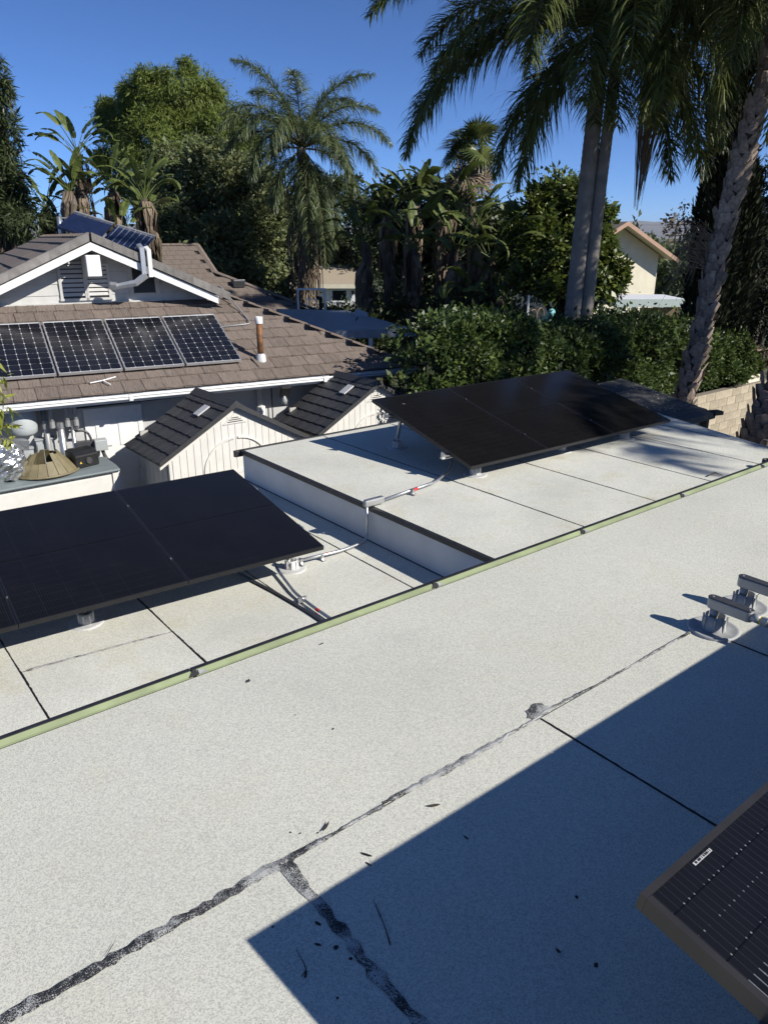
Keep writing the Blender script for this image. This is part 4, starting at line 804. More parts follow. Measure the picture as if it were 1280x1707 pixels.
    for r_ in range(rows):
        x0 = hw_ - r_*ex*math.cos(a); z0_ = ze + r_*ex*math.sin(a); m.add([(x0+.01,0,z0_+.012),(x0+.01,dp,z0_+.012),(x0-ex*math.cos(a),dp,z0_+ex*math.sin(a)-.022),(x0-ex*math.cos(a),0,z0_+ex*math.sin(a)-.022),(x0+.01,0,z0_-.02),(x0+.01,dp,z0_-.02)], [(0,1,2,3),(4,5,1,0)])
    tag(obj('shingle_courses', m, M['shed_roof'], rf), kind='stuff')
    obj('ridge_cap', MB().add([(-.12,-.01,za-.055),(0,-.01,za+.035),(.12,-.01,za-.055),(-.12,dp+.01,za-.055),(0,dp+.01,za+.035),(.12,dp+.01,za-.055)], [(0,1,4,3),(1,2,5,4),(0,2,1),(3,4,5)]), M['shed_roof'], rf)
    obj('edge_trim', MB().add([(-hw_-.01,-.012,ze-.06),(0,-.012,za-.07),(0,-.012,za+.01),(-hw_-.01,-.012,ze+.015),(-hw_-.01,-.001,ze-.06),(0,-.001,za-.07),(0,-.001,za+.01),(-hw_-.01,-.001,ze+.015)], [(0,1,2,3),(3,2,6,7),(4,5,1,0)]), M['shed_roof'], rf)
    obj('edge_trim', MB().add([(hw_+.01,-.012,ze-.06),(0.001,-.012,za-.07),(0.001,-.012,za+.01),(hw_+.01,-.012,ze+.015),(hw_+.01,-.001,ze+.015),(0.001,-.001,za+.01)], [(3,2,1,0),(4,5,2,3)]), M['shed_roof'], rf)
    x = -.30; M2 = Matrix.Translation((x,.55,za+x*sl+.0)) @ Matrix.Rotation(-a,4,'Y'); bevel(obj('skylight', MB().obox(M2, -.14,.10,-.12,.05,.012,.035), M['flash_white'], rf), .006)
    return t
SHINGLE = []
for k in range(2):
    m = MB(); w_ = 1.37/12/2-.002; dz = .004*k; m.add([(-w_,-.008*k,.014+dz),(w_,-.008*k,.014+dz),(w_,.235,.006),(-w_,.235,.006),(-w_,-.008*k,0),(w_,-.008*k,0)], [(0,1,2,3),(4,5,1,0),(4,0,3),(1,5,2)]); SHINGLE.append(m.mesh('shingle', M['shed_roof']))
shed(5.16,10.10,'cream resin shed with charcoal shingle roof, nearer the white door')
shed(7.90,10.10,'cream resin shed with charcoal shingle roof, half behind the right panels')

# ------------------------------------------------------------------ block wall, lean-to shed and far things on the right
wallb = thing('block_wall', 'tan concrete block wall under the hedge at right', 'wall', (9,8.95,GZ))
obj('core', MB().box(0,13,.012,.19,0,1.545), M['mortar'], wallb)
BLK = [bevel_ for bevel_ in (MB().box(.005,.395,0,.2,.005,.195).mesh('block', M['block']),)]
HBLK = MB().box(.005,.195,0,.2,.005,.195).mesh('block', M['block'])
farblk = MB()
for c in range(8):
    z = c*.2 - .055; x = (c%2)*.2; k = 0
    if c%2: farblk.box(.005,.195,0,.2,z+.005,z+.195)
    while x < 13:
        if 6.2 < x < 12.6 and c > 1: link('block', BLK[0], wallb, loc=(x, rnd.uniform(-.003,.003), z))
        else: farblk.box(x+.005,x+.395,0,.2,z+.005,z+.195)
        x += .4
tag(obj('hidden_blocks', farblk, M['block'], wallb), kind='stuff')

t = thing('lean_to', 'low lean-to with dark petal-strewn roof beyond the raised flat roof', 'shed', (11.15,7.4,GZ))
rp = [(-1.5,1.0,2.46),(1.35,1.0,2.46),(1.35,-.95,2.13),(-1.5,-.95,2.13)]
lr = obj('roof', MB().add(rp + [(x,y,z-.09) for x,y,z in rp], [(0,3,2,1),(4,5,6,7),(0,1,5,4),(1,2,6,5),(2,3,7,6),(3,0,4,7)]), M['dark_roof'], t)
for k in range(11):
    y = -.95 + k*.177; z = 2.13 + (y+.95)*.169
    obj('shingle_course', MB().add([(-1.5,y-.004,z+.016),(1.35,y-.004,z+.016),(1.35,y+.18,z+.033),(-1.5,y+.18,z+.033),(-1.5,y-.004,z),(1.35,y-.004,z)], [(0,1,2,3),(4,5,1,0)]), M['dark_roof'], lr)
obj('roof_corner', MB().obox(Matrix.Translation((1.35,-.95,2.13)) @ Matrix.Rotation(R(-20),4,'Z'), -.06,.12,-.05,.12,-.03,.035), M['edge_black'], lr)
obj('wall', MB().box(-1.35,1.22,-.8,.85,0,2.12), M['white_paint'], t); obj('post', MB().box(1.10,1.2,-.93,-.83,0,2.03), M['dark_wood'], t)
pm = MB()
for k in range(210):
    x = rnd.uniform(-1.4,1.3); y = rnd.uniform(-.7,1.0); z = 2.15 + (y+.95)*.169 + .034; a = rnd.uniform(0,6.28); s = rnd.uniform(.010,.022); cc, ss = math.cos(a)*s, math.sin(a)*s
    pm.add([(x+cc,y+ss,z),(x-ss,y+cc,z+.008),(x-cc,y-ss,z),(x+ss,y-cc,z+.006)], [(0,1,2,3)])
o = obj('petals', pm, M['petal'], loc=(11.15,7.4,GZ)); tag(o, 'pale fallen petals scattered over the dark lean-to roof', 'petals', kind='stuff')

t = thing('cream_house', 'cream stucco gable house with salmon trim beyond the right tree', 'house', (38.3,27.15,GZ), R(-16))
# gable faces the viewer; local x along the gable, y away
hx, hz, pk = 3.2, 4.1, 5.75
obj('wall', MB().add([(-hx,0,0),(hx,0,0),(hx,0,hz),(0,0,pk),(-hx,0,hz),(-hx,9,0),(hx,9,0),(hx,9,hz),(0,9,pk),(-hx,9,hz)], [(0,1,2,3,4),(9,8,7,6,5),(1,6,7,2),(5,0,4,9)]), M['stucco_yel'], t)
slp = (pk-hz)/hx
rf = obj('roof', MB().add([(-hx-.7,-.9,hz-.7*slp+.12),(0,-.9,pk+.12),(hx+.7,-.9,hz-.7*slp+.12),(-hx-.7,9.5,hz-.7*slp+.12),(0,9.5,pk+.12),(hx+.7,9.5,hz-.7*slp+.12)], [(0,1,4,3),(1,2,5,4)]), M['shingle_grey'], t)
obj('soffit', MB().add([(-hx-.68,-.88,hz-.7*slp+.06),(0,-.88,pk+.06),(hx+.68,-.88,hz-.7*slp+.06),(-hx-.68,.0,hz-.7*slp+.06),(0,0,pk+.06),(hx+.68,0,hz-.7*slp+.06)], [(3,4,1,0),(4,5,2,1)]), M['stucco_yel'], t)
for s in (-1,1): obj('barge_board', MB().add([(0,-.92,pk+.13),(s*(hx+.7),-.92,hz-.7*slp+.13),(s*(hx+.7),-.92,hz-.7*slp-.10),(0,-.92,pk-.10),(0,-.87,pk+.13),(s*(hx+.7),-.87,hz-.7*slp+.13),(s*(hx+.7),-.87,hz-.7*slp-.10),(0,-.87,pk-.10)], [(0,1,2,3),(7,6,5,4),(3,2,6,7),(0,4,5,1)]), M['trim_pink'], t)
w = obj('window', MB().box(-2.3,-.9,-.05,-.002,1.0,2.2), M['white_paint'], t); obj('pane', MB().box(-2.2,-1.0,-.06,-.051,1.1,2.1), M['glass'], w)
w = obj('gable_vent', MB().box(-.7,-.4,-.05,-.002,4.75,5.2), M['dark_wood'], t)
t = thing('patio_cover', 'pale green flat patio cover on posts before the cream house', 'patio cover', (25.9,16.6,GZ), R(-38))
obj('roof_slab', MB().box(-1.3,1.45,-.2,2.6,2.78,2.84), M['white_paint'], t); obj('beam', MB().box(-1.35,1.5,-.26,-.2,2.58,2.86), M['pale_green'], t); obj('beam', MB().box(-1.36,-1.3,-.199,2.6,2.58,2.86), M['pale_green'], t)
for x, y in ((-1.15,-.12),(-1.15,2.3),(.2,2.3),(1.3,2.3)): obj('post', MB().box(x-.07,x+.07,y-.07,y+.07,0,2.579), M['pale_green'], t)
obj('side_wall', MB().box(-.2,1.5,.3,.4,0,2.5), M['wood'], t)
t = thing('garden_wall', 'low pale garden wall behind the patio cover posts', 'wall', (27.6,19.4,GZ), R(-38)); obj('face', MB().box(-2.6,2.2,0,.2,0,1.9), M['stucco_yel'], t); obj('coping', MB().box(-2.65,2.25,-.03,.23,1.9,1.98), M['trim_pink'], t)
t = thing('low_house', 'low tan roofed outbuilding far behind the middle palm', 'house', (26.0,36.8,GZ), R(-38))
obj('wall', MB().box(-2.4,1.05,0,4,0,2.4), M['white_paint'], t); obj('roof', MB().add([(-2.9,-.5,2.5),(1.5,-.5,2.5),(.55,2,3.5),(-2.9,2,3.5),(-2.9,4.5,2.5),(1.5,4.5,2.5)], [(0,1,2,3),(1,5,2),(3,2,5,4)]), M['shingle_tan'], t); obj('fascia', MB().box(-2.9,1.52,-.54,-.501,2.30,2.52), M['stucco_yel'], t)
w = obj('window', MB().box(-.6,.4,-.05,-.002,1.5,2.22), M['white_paint'], t); obj('pane', MB().box(-.5,.3,-.06,-.051,1.6,2.15), M['glass'], w); obj('wall_lamp', MB().box(.62,.74,-.1,-.002,1.95,2.15), M['black'], t)
t = thing('basketball_hoop', 'basketball backboard with white frame beyond the tiled roof', 'basketball hoop', (13.6,20.9,GZ), R(-38))
bd = MB(); bd.box(-.46,-.40,-.02,.02,2.74,3.50).box(.40,.46,-.02,.02,2.74,3.50).box(-.3995,.3995,-.02,.02,3.44,3.50).box(-.3995,.3995,-.02,.02,2.74,2.80); obj('board_frame', bd, M['white_paint'], t); obj('board', MB().box(-.4,.4,-.006,.006,2.8,3.44), M['clear'], t)
obj('target_square', MB().box(-.17,-.14,-.012,-.007,2.86,3.18).box(.14,.17,-.012,-.007,2.86,3.18).box(-.1395,.1395,-.012,-.007,3.15,3.18), M['white_paint'], t); obj('pole', MB().tube([(.25,.5,0),(.25,.5,3.2),(.2,.05,3.2)], .06, 8), M['black'], t); obj('rim', MB().tube([(.12*math.cos(2*math.pi*k/16),-.2+.12*math.sin(2*math.pi*k/16),2.84) for k in range(17)], .01, 5), M['black'], t)
t = thing('patio_roof', 'grey metal patio roof beside the tiled house', 'patio cover', (10.9,15.9,GZ), R(-38))
obj('sheet', MB().add([(-1.7,2.6,3.12),(.3,2.9,3.05),(2.1,.0,2.85),(-.6,-.8,2.85),(-1.7,2.6,3.06),(.3,2.9,2.99),(2.1,.0,2.79),(-.6,-.8,2.79)], [(0,3,2,1),(4,5,6,7),(0,1,5,4),(1,2,6,5),(2,3,7,6),(3,0,4,7)]), M['patio'], t)
obj('edge_gutter', MB().add([(-.62,-.86,2.88),(2.14,-.06,2.88),(2.14,-.06,2.68),(-.62,-.86,2.68),(-.62,-.80,2.88),(2.14,0,2.88),(2.14,0,2.68),(-.62,-.80,2.68)], [(3,2,1,0),(4,5,6,7),(0,1,5,4),(7,6,2,3),(1,2,6,5)]), M['patio'], t); obj('post', MB().box(.95,1.05,-.36,-.26,0,2.75), M['white_paint'], t)
t = thing('iron_fence', 'dark picket fence in shade beyond the tiled house', 'fence', (11.9,14.4,GZ), R(-38)); obj('top_rail', MB().box(-.6,1.6,-.015,.015,2.2,2.24), M['black'], t); obj('bottom_rail', MB().box(-.6,1.6,-.015,.015,.2,.24), M['black'], t)
for k in range(20): obj('picket', MB().box(-.58+k*.11,-.565+k*.11,-.008,.008,0,2.199), M['black'], t)
t = thing('white_meter', 'white plastic unit on a post among hedge leaves by the eave', 'meter box', (10.25,11.35,GZ)); bevel(obj('case', MB().obox(Matrix.Rotation(R(-38),4,'Z'), -.17,.17,-.08,.08,2.95,3.32), M['white_paint'], t), .04, 3); obj('loop', MB().tube([(.05+.10*math.cos(a*.3),-.04,3.34+.08*math.sin(a*.3)) for a in range(11)], .025, 6), M['white_paint'], t); obj('post', MB().tube([(-.05,.02,0),(-.05,.02,2.95)], .03, 6), M['white_paint'], t)
t = thing('grey_sail', 'grey tilted board among dark leaves beyond the patio roof', 'board', site(-.85,21,-2.55), R(-38)); obj('sheet', MB().add([(-.35,0,.0),(.35,0,.0),(.42,.1,.62),(.1,.1,.75),(-.35,.02,0),(.35,.02,.0)], [(0,1,2,3)]), M['patio'], t); obj('edge', MB().tube([(-.35,0,0),(.35,0,0)], .012, 5), M['grey_dark'], t); obj('leg', MB().tube([(0,0,0),(0,.05,-2.4)], .02, 5), M['grey_dark'], t)
t = thing('pool_slide', 'teal toy slide glimpsed left of the twin palm trunks', 'slide', site(3.95,19.5,GZ)); obj('chute', MB().tube([(.10,0,2.95),(.12,-.1,3.05),(.05,-.3,3.2),(-.02,-.4,3.28)], .09, 8), M['teal'], t, True); obj('loop_rail', MB().tube([(-.25+.14*math.cos(a*.35),0,3.1+.22*math.sin(a*.35)) for a in range(10)], .018, 5).tube([(.02+.14*math.cos(a*.35),0,3.12+.22*math.sin(a*.35)) for a in range(10)], .018, 5), M['wood'], t); obj('post', MB().tube([(-.35,.1,0),(-.35,.1,3.65)], .03, 5), M['white_paint'], t)
t = thing('wooden_planter', 'weathered wooden box above the block wall at right edge', 'planter', (19.2,9.35,-3.45)); obj('side', MB().box(-.3,1.4,-.12,-.08,.2,.75), M['wood'], t); obj('top_board', MB().box(-.32,1.42,-.2,.5,.751,.80), M['wood'], t); obj('sill', MB().box(-.4,.3,-.3,-.121,-.0,.18), M['stucco_yel'], t)
# utility pole, pylons and wires far away
def pole(r, dist, h, arms, label, w=.18):
    t = thing('utility_pole', label, 'utility pole', site(r,dist,GZ)); obj('post', MB().tube([(0,0,0),(0,0,h)], [w,w*.7], 6), M['dark_wood'], t)
    for z in arms: obj('crossarm', MB().obox(Matrix.Rotation(AZ-math.pi/2,4,'Z'), -1.9,1.9,-.1,.1,h-z-.15,h-z+.1), M['dark_wood'], t)
    return t
pole(54.9,150,7.7,(.3,2.2,3.3),'dark utility pole with crossarms before the mountains')
def pylon(r, dist, h, label):
    t = thing('power_pylon', label, 'pylon', site(r,dist,GZ)); m = MB(); w = h*.06
    for sx, sy in ((-1,-1),(1,-1),(1,1),(-1,1)): m.tube([(sx*w,sy*w,0),(sx*w*.5,sy*w*.5,h)], .22, 4)
    n = 7
    for k in range(n):
        a = 1-.5*k/n; b = 1-.5*(k+1)/n; z0_, z1_ = h*k/n, h*(k+1)/n
        m.tube([(-w*a,-w*a,z0_),(w*b,-w*b,z1_)], .14, 4).tube([(w*a,-w*a,z0_),(-w*b,-w*b,z1_)], .14, 4)
    obj('mast', m, M['grey_cast'], t)
    for z in (.98,.86,.74): obj('crossarm', MB().obox(Matrix.Rotation(AZ-math.pi/2,4,'Z'), -h*.16,h*.16,-.3,.3,h*z-.3,h*z), M['grey_cast'], t)
pylon(203,560,21.5,'grey lattice pylon rising behind the utility pole'); pylon(148,480,10.5,'fainter low pylon left of the utility pole')
t = thing('power_lines', 'thin power lines crossing low in the sky at right', 'wires'); 
for k, (z, zz) in enumerate(((2.5,2.7),(.55,.6),(-.6,-.5))):
    pts = [];
    for i in range(21):
        q = i/20; pts.append(Vector(site(20+70*q,150,z+.8*(2*abs(q-.5))**2-.2)))
    obj('wire', MB().tube(pts, .018, 3, False), M['black'], t)

# ------------------------------------------------------------------ planting
def leafset(P, A, L, W, rg, bend=.25, nd=None):  # nd: which way the leaf faces tend to look
    n = len(P); A = A/(np.linalg.norm(A, axis=1)[:,None]+1e-9)
    B = np.cross(A, rg.normal(size=(n,3)) if nd is None else nd + rg.normal(size=(n,3))*.45); B /= np.linalg.norm(B, axis=1)[:,None]+1e-9; N = np.cross(A, B)
    z_ = np.clip(np.exp(rg.normal(0,.38,n)),.4,1.9); L = (L*z_)[:,None]; W = (W*z_*rg.uniform(.7,1.15,n))[:,None]
    V = np.empty((n,4,3)); V[:,0] = P; V[:,1] = P + A*L*.45 + B*W*.5 + N*W*bend; V[:,2] = P + A*L; V[:,3] = P + A*L*.45 - B*W*.5 + N*W*bend
    Q = np.arange(n*4).reshape(n,4); return V.reshape(-1,3), Q
def clump_points(cl, n, rg, sub=26, spread=.16, shell=.55):
    # cl: (x,y,z,rx,ry,rz). leaves sit in small tufts through the outer part of each lobe, so gaps and dark hollows remain
    cl = np.array(cl, float); w = (cl[:,3]*cl[:,5])**1.0; w /= w.sum(); P = []; O = []
    for c, k in zip(cl, (w*n).astype(int)):
        d = rg.normal(size=(sub,3)); d /= np.linalg.norm(d, axis=1)[:,None]; rad = shell + (1-shell)*rg.random(sub)**.6
        cen = d*rad[:,None]; pick = rg.integers(0, sub, k); tw = rg.uniform(.5,1.6,sub)
        p = cen[pick] + rg.normal(size=(k,3))*(spread*tw[pick])[:,None]; P.append(c[:3] + p*c[3:6]); O.append(p*np.array([1,1,1]))
    return np.concatenate(P), np.concatenate(O)
def lobes(L, scale=1.0, depth=1.0):            # (r,d,z,rx,rz) in site metres -> world lobes
    return [(*site(r*scale, d*scale, z*scale), rx*scale*depth, rx*scale*depth, rz*scale) for r, d, z, rx, rz in L]
def make_tree(name, label, cat, cl, n, leaf, mat, base, tr=.22, seed=0, droop=0.0, group=None, sub=26, spread=.16, out=.8):
    rg = np.random.default_rng(seed); t = thing(name, label, cat, tuple(base), group=group); base = np.array(base, float)
    ext = []
    for q in cl:
        for _ in range(5):
            dv = rg.normal(size=3); dv[2] = abs(dv[2])*.8; dv /= np.linalg.norm(dv); k = rg.uniform(.16,.34)
            ext.append((q[0]+dv[0]*q[3]*1.02, q[1]+dv[1]*q[4]*1.02, q[2]+dv[2]*q[5]*1.02, q[3]*k, q[4]*k, q[5]*k*1.3))
    P, O = clump_points(list(cl)+ext, n, rg, sub, spread); P = P - base
    A = O*out + rg.normal(size=O.shape)*.6; A[:,2] -= droop
    ND = O/(np.linalg.norm(O,axis=1)[:,None]+1e-9)*.75 + np.array([0,0,.55]); V, Q = leafset(P, A, leaf[0], leaf[1], rg, nd=ND); link('crown', fast('crown', V, Q, mat), t)
    m = MB(); c = np.array(cl); top = c[:,:3].mean(0) - base; mid = np.array([top[0]*.3, top[1]*.3, top[2]*.45])
    m.tube([(0,0,0), tuple(mid*.5), tuple(mid), tuple(top)], [tr,tr*.85,tr*.7,tr*.3], 8)
    for q in c: e = q[:3]-base; m.tube([tuple(mid), tuple(mid*.45+e*.55+np.array([0,0,-.1])), tuple(e)], [tr*.5,tr*.3,tr*.08], 5)
    obj('trunk', m, M['bark'], t, True); return t

WILLOW = [(-7.99,33,5.12,1.53,1.13),(-7.02,33,4.06,1.43,1.26),(-9.4,33,5.12,.82,1.03),(-6.14,33,2.99,1.08,1.29),(-8.4,32,3.0,1.63,1.45),(-10.76,34,4.41,.78,.87),(-7.36,32,1.49,1.9,1.29),(-5.7,32,1.49,1.19,1.08),(-10.59,34,2.74,1.0,1.34),(-11.21,34,4.73,.29,.54)]
make_tree('willow_tree','tall feathery yellow green tree rounded against the sky at left','tree', lobes(WILLOW,1.30,1.1), 190000, (.19,.042), M['l_willow'], site(-10.2,41.5,GZ), .4, 1, .9, sub=60, spread=.13)
BROAD = [(-5.92,26,1.92,1.15,.95),(-4.72,25.5,1.36,1.13,1.03),(-6.37,25,.48,1.03,1.03),(-4.16,25,-.05,1.04,1.05),(-5.4,24.5,-.4,1.3,1.04),(-3.87,26,1.04,.77,.88),(-6.89,26,1.74,.57,.87),(-3.5,25.5,-.6,.58,.91),(-4.51,24.5,-1.11,1.13,.71)]
make_tree('broadleaf_tree','dense dull green broadleaf tree left of the middle palm','tree', lobes(BROAD,1.26,1.12), 90000, (.15,.085), M['l_broad'], site(-6.3,32,GZ), .35, 2, .25, sub=34, spread=.17)
LEFTT = [(-9.3,20,3.29,.43,.74),(-9.15,20,2.53,.36,.64),(-9.4,20,1.48,.56,.79),(-9.46,19.5,.64,.73,.67),(-8.94,19.5,.91,.29,.66),(-8.55,19,.36,.71,.4),(-9.75,20,2.2,.5,1.0)]
make_tree('feathery_tree','dark feathery tree at the upper left frame edge','tree', lobes(LEFTT,1.2), 22000, (.20,.035), M['l_dark'], site(-11.6,24,GZ), .25, 3, .5, sub=34)
CD = [(-2.15,36,.94,1.62,1.48),(-1.09,36,-.59,1.91,1.27),(0,35,.17,1.32,1.46),(-3.38,37,-.87,1.69,1.58),(-1.41,38,1.77,.71,1.03)]
make_tree('dark_tree','dark leafy tree between the middle palm and the paddle leaves','tree', lobes(CD,1.35), 26000, (.22,.11), M['l_dark'], site(-1.5,49,GZ), .35, 4, .3)
RTREE = [(5.25,24,1.2,.71,.57),(4.68,24,.46,.81,.83),(5.85,23.5,.40,.66,.75),(4.91,23,-.54,1.05,.82),(6.15,23,-.45,.5,.7),(6.75,22.5,-.85,.26,.28),(6.45,23,-.05,.22,.2),(4.3,23.5,-.55,.72,.92),(5.56,22.5,-1.35,1.04,.5),(6.6,22.5,-1.25,.38,.36)]
make_tree('citrus_tree','glossy green tree behind the twin palm trunks','tree', lobes(RTREE,1.0), 34000, (.13,.075), M['l_citrus'], site(5.4,23.3,GZ), .22, 5, .2, sub=30, spread=.18)
DF = [(1.24,27,-.83,1.24,1.35),(2.37,26,-.43,1.38,1.64),(3.76,26,-.61,.79,1.47),(.61,27,.7,.81,.93),(1.61,27,.89,.81,1.1)]
make_tree('shaded_tree','deeply shaded bushy tree behind the clump of paddle leaves','tree', lobes(DF,1.1), 26000, (.2,.10), M['l_dark'], site(2.2,29.5,GZ), .3, 6, .3)
RE = [(9.43,20,.93,.3,.81),(9.0,19,-.59,.44,.95),(8.99,18,-2.03,.35,1.08),(9.9,20,-1.2,.6,1.5)]
make_tree('dark_conifer','dark conifer branches at the right frame edge','tree', lobes(RE,1.1), 16000, (.13,.04), M['l_cypress'], site(10.2,21,GZ), .2, 7, .4)
FT = [(22.6,60,-2.5,1.83,1.51),(24.46,70,-2.2,1.6,1.0),(21.12,65,-.5,.9,.7),(25.6,60,-2.0,1.83,1.29),(28.64,60,-.55,1.36,1.06),(20.32,55,-2.9,2.12,1.21),(26.5,58,-2.4,2.2,1.6),(18.8,62,-2.0,1.6,1.6)]
rg = np.random.default_rng(8); P, O = clump_points(lobes(FT,1.15), 22000, rg); V, Q = leafset(P, O+rg.normal(size=O.shape)*.6, .34, .2, rg)
o = link('treeline', fast('treeline', V, Q, M['l_broad'])); tag(o, 'far line of trees around the cream house', 'trees', kind='stuff')
# wooded distance along the horizon
FH = []
for k in range(70):
    r = -150 + k*6.2 + rnd.uniform(-2,2); dd = rnd.uniform(190,300); FH.append((r*dd/220, dd, GZ+rnd.uniform(.6,2.0), rnd.uniform(4,8), rnd.uniform(2.2,3.6)))
P, O = clump_points(lobes(FH), 42000, rg); V, Q = leafset(P, O+rg.normal(size=O.shape)*.6, .9, .6, rg)
o = link('treeline', fast('treeline', V, Q, M['l_broad'])); tag(o, 'low wooded horizon below the mountains', 'trees', kind='stuff')
BK = []
for k in range(16):
    r = -22 + k*3.0 + rnd.uniform(-.8,.8); BK.append((r, rnd.uniform(52,60), GZ+rnd.uniform(1.4,2.6), rnd.uniform(1.8,2.6), rnd.uniform(2.0,3.0)))
P, O = clump_points(lobes(BK), 30000, rg); V, Q = leafset(P, O+rg.normal(size=O.shape)*.6, .34, .2, rg)
o = link('treeline', fast('treeline', V, Q, M['l_dark'])); tag(o, 'dark band of trees far behind the tiled house', 'trees', kind='stuff')

# hedge over the block wall: leaves on a lumpy body, shoots on top
rg = np.random.default_rng(21)
HT = np.array([(8.3,-1.85),(8.9,-1.5),(9.5,-1.30),(10.3,-1.50),(11.5,-1.75),(12.5,-1.95),(13.4,-1.80),(14.6,-1.78),(16.1,-1.92),(17.4,-2.2),(18.6,-2.45),(19.6,-2.7)])
hedge = thing('hedge', 'long dark glossy hedge growing over the block wall', 'hedge', (8.3,9.3,GZ))
def htop(x): return np.interp(x, HT[:,0], HT[:,1])
NH = 78000
x = rg.uniform(8.2,19.6,NH); tz = htop(x) + .12*np.sin(x*3.1) + .09*np.sin(x*7.7+1) + .07*np.sin(x*13+.5)
side = rg.random(NH); lump = .16*np.sin(x*2.3)+.12*np.sin(x*5.3+2)
yf = 9.05 + np.where(x < 10.5, (10.5-x)*.18, 0); zz = np.empty(NH); yy = np.empty(NH)
fr = side < .62
zz[fr] = GZ+.9 + (tz[fr]-GZ-.9)*rg.random(fr.sum())**.75
yy[fr] = yf[fr] + (lump*np.sin(zz*3+x))[fr] + np.abs(rg.normal(0,.10,fr.sum())) + .25*np.clip((zz[fr]-tz[fr]+.5)/.5,0,1)**2
tp = ~fr; zz[tp] = tz[tp] + rg.normal(0,.07,tp.sum()) + .06*rg.exponential(1,tp.sum()) - .08; yy[tp] = yf[tp] + .15 + rg.random(tp.sum())*1.6
# clump it: drop leaves in hollows
hol = np.sin(x*4.3+zz*3.1)*np.sin(zz*5.2-x*1.7+1.3)+.5*np.sin(x*9+zz*8); keep = (hol > -.55) | (rg.random(NH) < .35)
keep &= ((x*RT[0]+yy*RT[1]) > (.040 + .035*rg.random(NH)**2 + .016*np.sin(zz*5.5) + .028*np.clip((zz+2.1)/.8,0,1)**2)*(x*FW[0]+yy*FW[1]))
keep &= ~((zz < -3.35) & (yy < 9.3) & (x > 12.8))
P = np.stack([x,yy,zz],1)[keep] - np.array([8.3,9.3,GZ]); A = rg.normal(size=P.shape)*.7; A[:,1] -= np.where(fr[keep],.5,0); A[:,2] += .35
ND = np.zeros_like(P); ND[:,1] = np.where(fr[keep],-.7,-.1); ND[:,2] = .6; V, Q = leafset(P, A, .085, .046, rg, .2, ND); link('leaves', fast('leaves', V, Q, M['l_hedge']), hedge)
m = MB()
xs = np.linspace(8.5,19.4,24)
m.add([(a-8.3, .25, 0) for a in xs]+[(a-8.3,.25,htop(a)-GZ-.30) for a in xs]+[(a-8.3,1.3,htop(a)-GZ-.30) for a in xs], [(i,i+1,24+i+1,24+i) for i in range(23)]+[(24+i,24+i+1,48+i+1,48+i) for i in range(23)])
obj('dark_core', m, M['l_cypress'], hedge)  # dark core sheet added inside the leaves, blocking the view through
# leafy shoots reaching over the eave at the hedge's left end, and blue flowers
P = []; 
for k in range(190):
    b = np.array([rg.uniform(8.4,13.2) if k < 150 else rg.uniform(13,19), rg.uniform(9.2,10.8), 0]); b[2] = htop(b[0])-.15; dv = np.array([rg.normal(-.12,.3), rg.normal(0,.25), rg.uniform(.3,.8)]); L = rg.uniform(.25,.65)*(1 if k < 150 else .5)
    for j in range(22): q = j/22; P.append(b + dv*L*q + np.array([0,0,-.3*q*q*L]) + rg.normal(0,.025,3))
for k in range(26):
    b = np.array([rg.uniform(8.3,8.9), rg.uniform(9.5,10.2), rg.uniform(-2.6,-1.7)]); dv = np.array([-rg.uniform(.3,.9), rg.uniform(.2,.7), rg.uniform(.0,.5)]); L = rg.uniform(.3,.8)
    for j in range(22): q = j/22; P.append(b + dv*L*q + np.array([0,0,-.25*q*q]) + rg.normal(0,.03,3))
P = np.array(P); P = P[(P@RT) > .004*(P@FW)] - np.array([8.3,9.3,GZ]); V, Q = leafset(P, rg.normal(size=P.shape)+np.array([0,0,.4]), .085, .045, rg); link('shoots', fast('shoots', V, Q, M['l_hedge']), hedge)
for k, (fx, fy, fz, lab) in enumerate(((10.54,10.2,-1.33,'topmost violet flower over the hedge'),(10.28,9.75,-1.52,'violet flower just below the topmost one over the hedge'),(10.7,9.75,-1.57,'rightmost violet flower over the hedge'))):
    t = thing('flower', lab, 'flower', (fx,fy,fz-.35), group='violet flowers on the hedge'); m = MB()
    for j in range(22):
        v1 = Vector((rg.normal(),rg.normal(),rg.normal())).normalized()*.06; v2 = v1.orthogonal().normalized()*.028; c = Vector((0,0,.35))+v1*.5; m.add([c-v1*.4, c+v2, c+v1*.6, c-v2], [(0,1,2,3)])
    obj('petals', m, M['flower'], t); obj('stalk', MB().tube([(0,0,0),(0,0,.35)], .006, 4), M['rachis'], t)

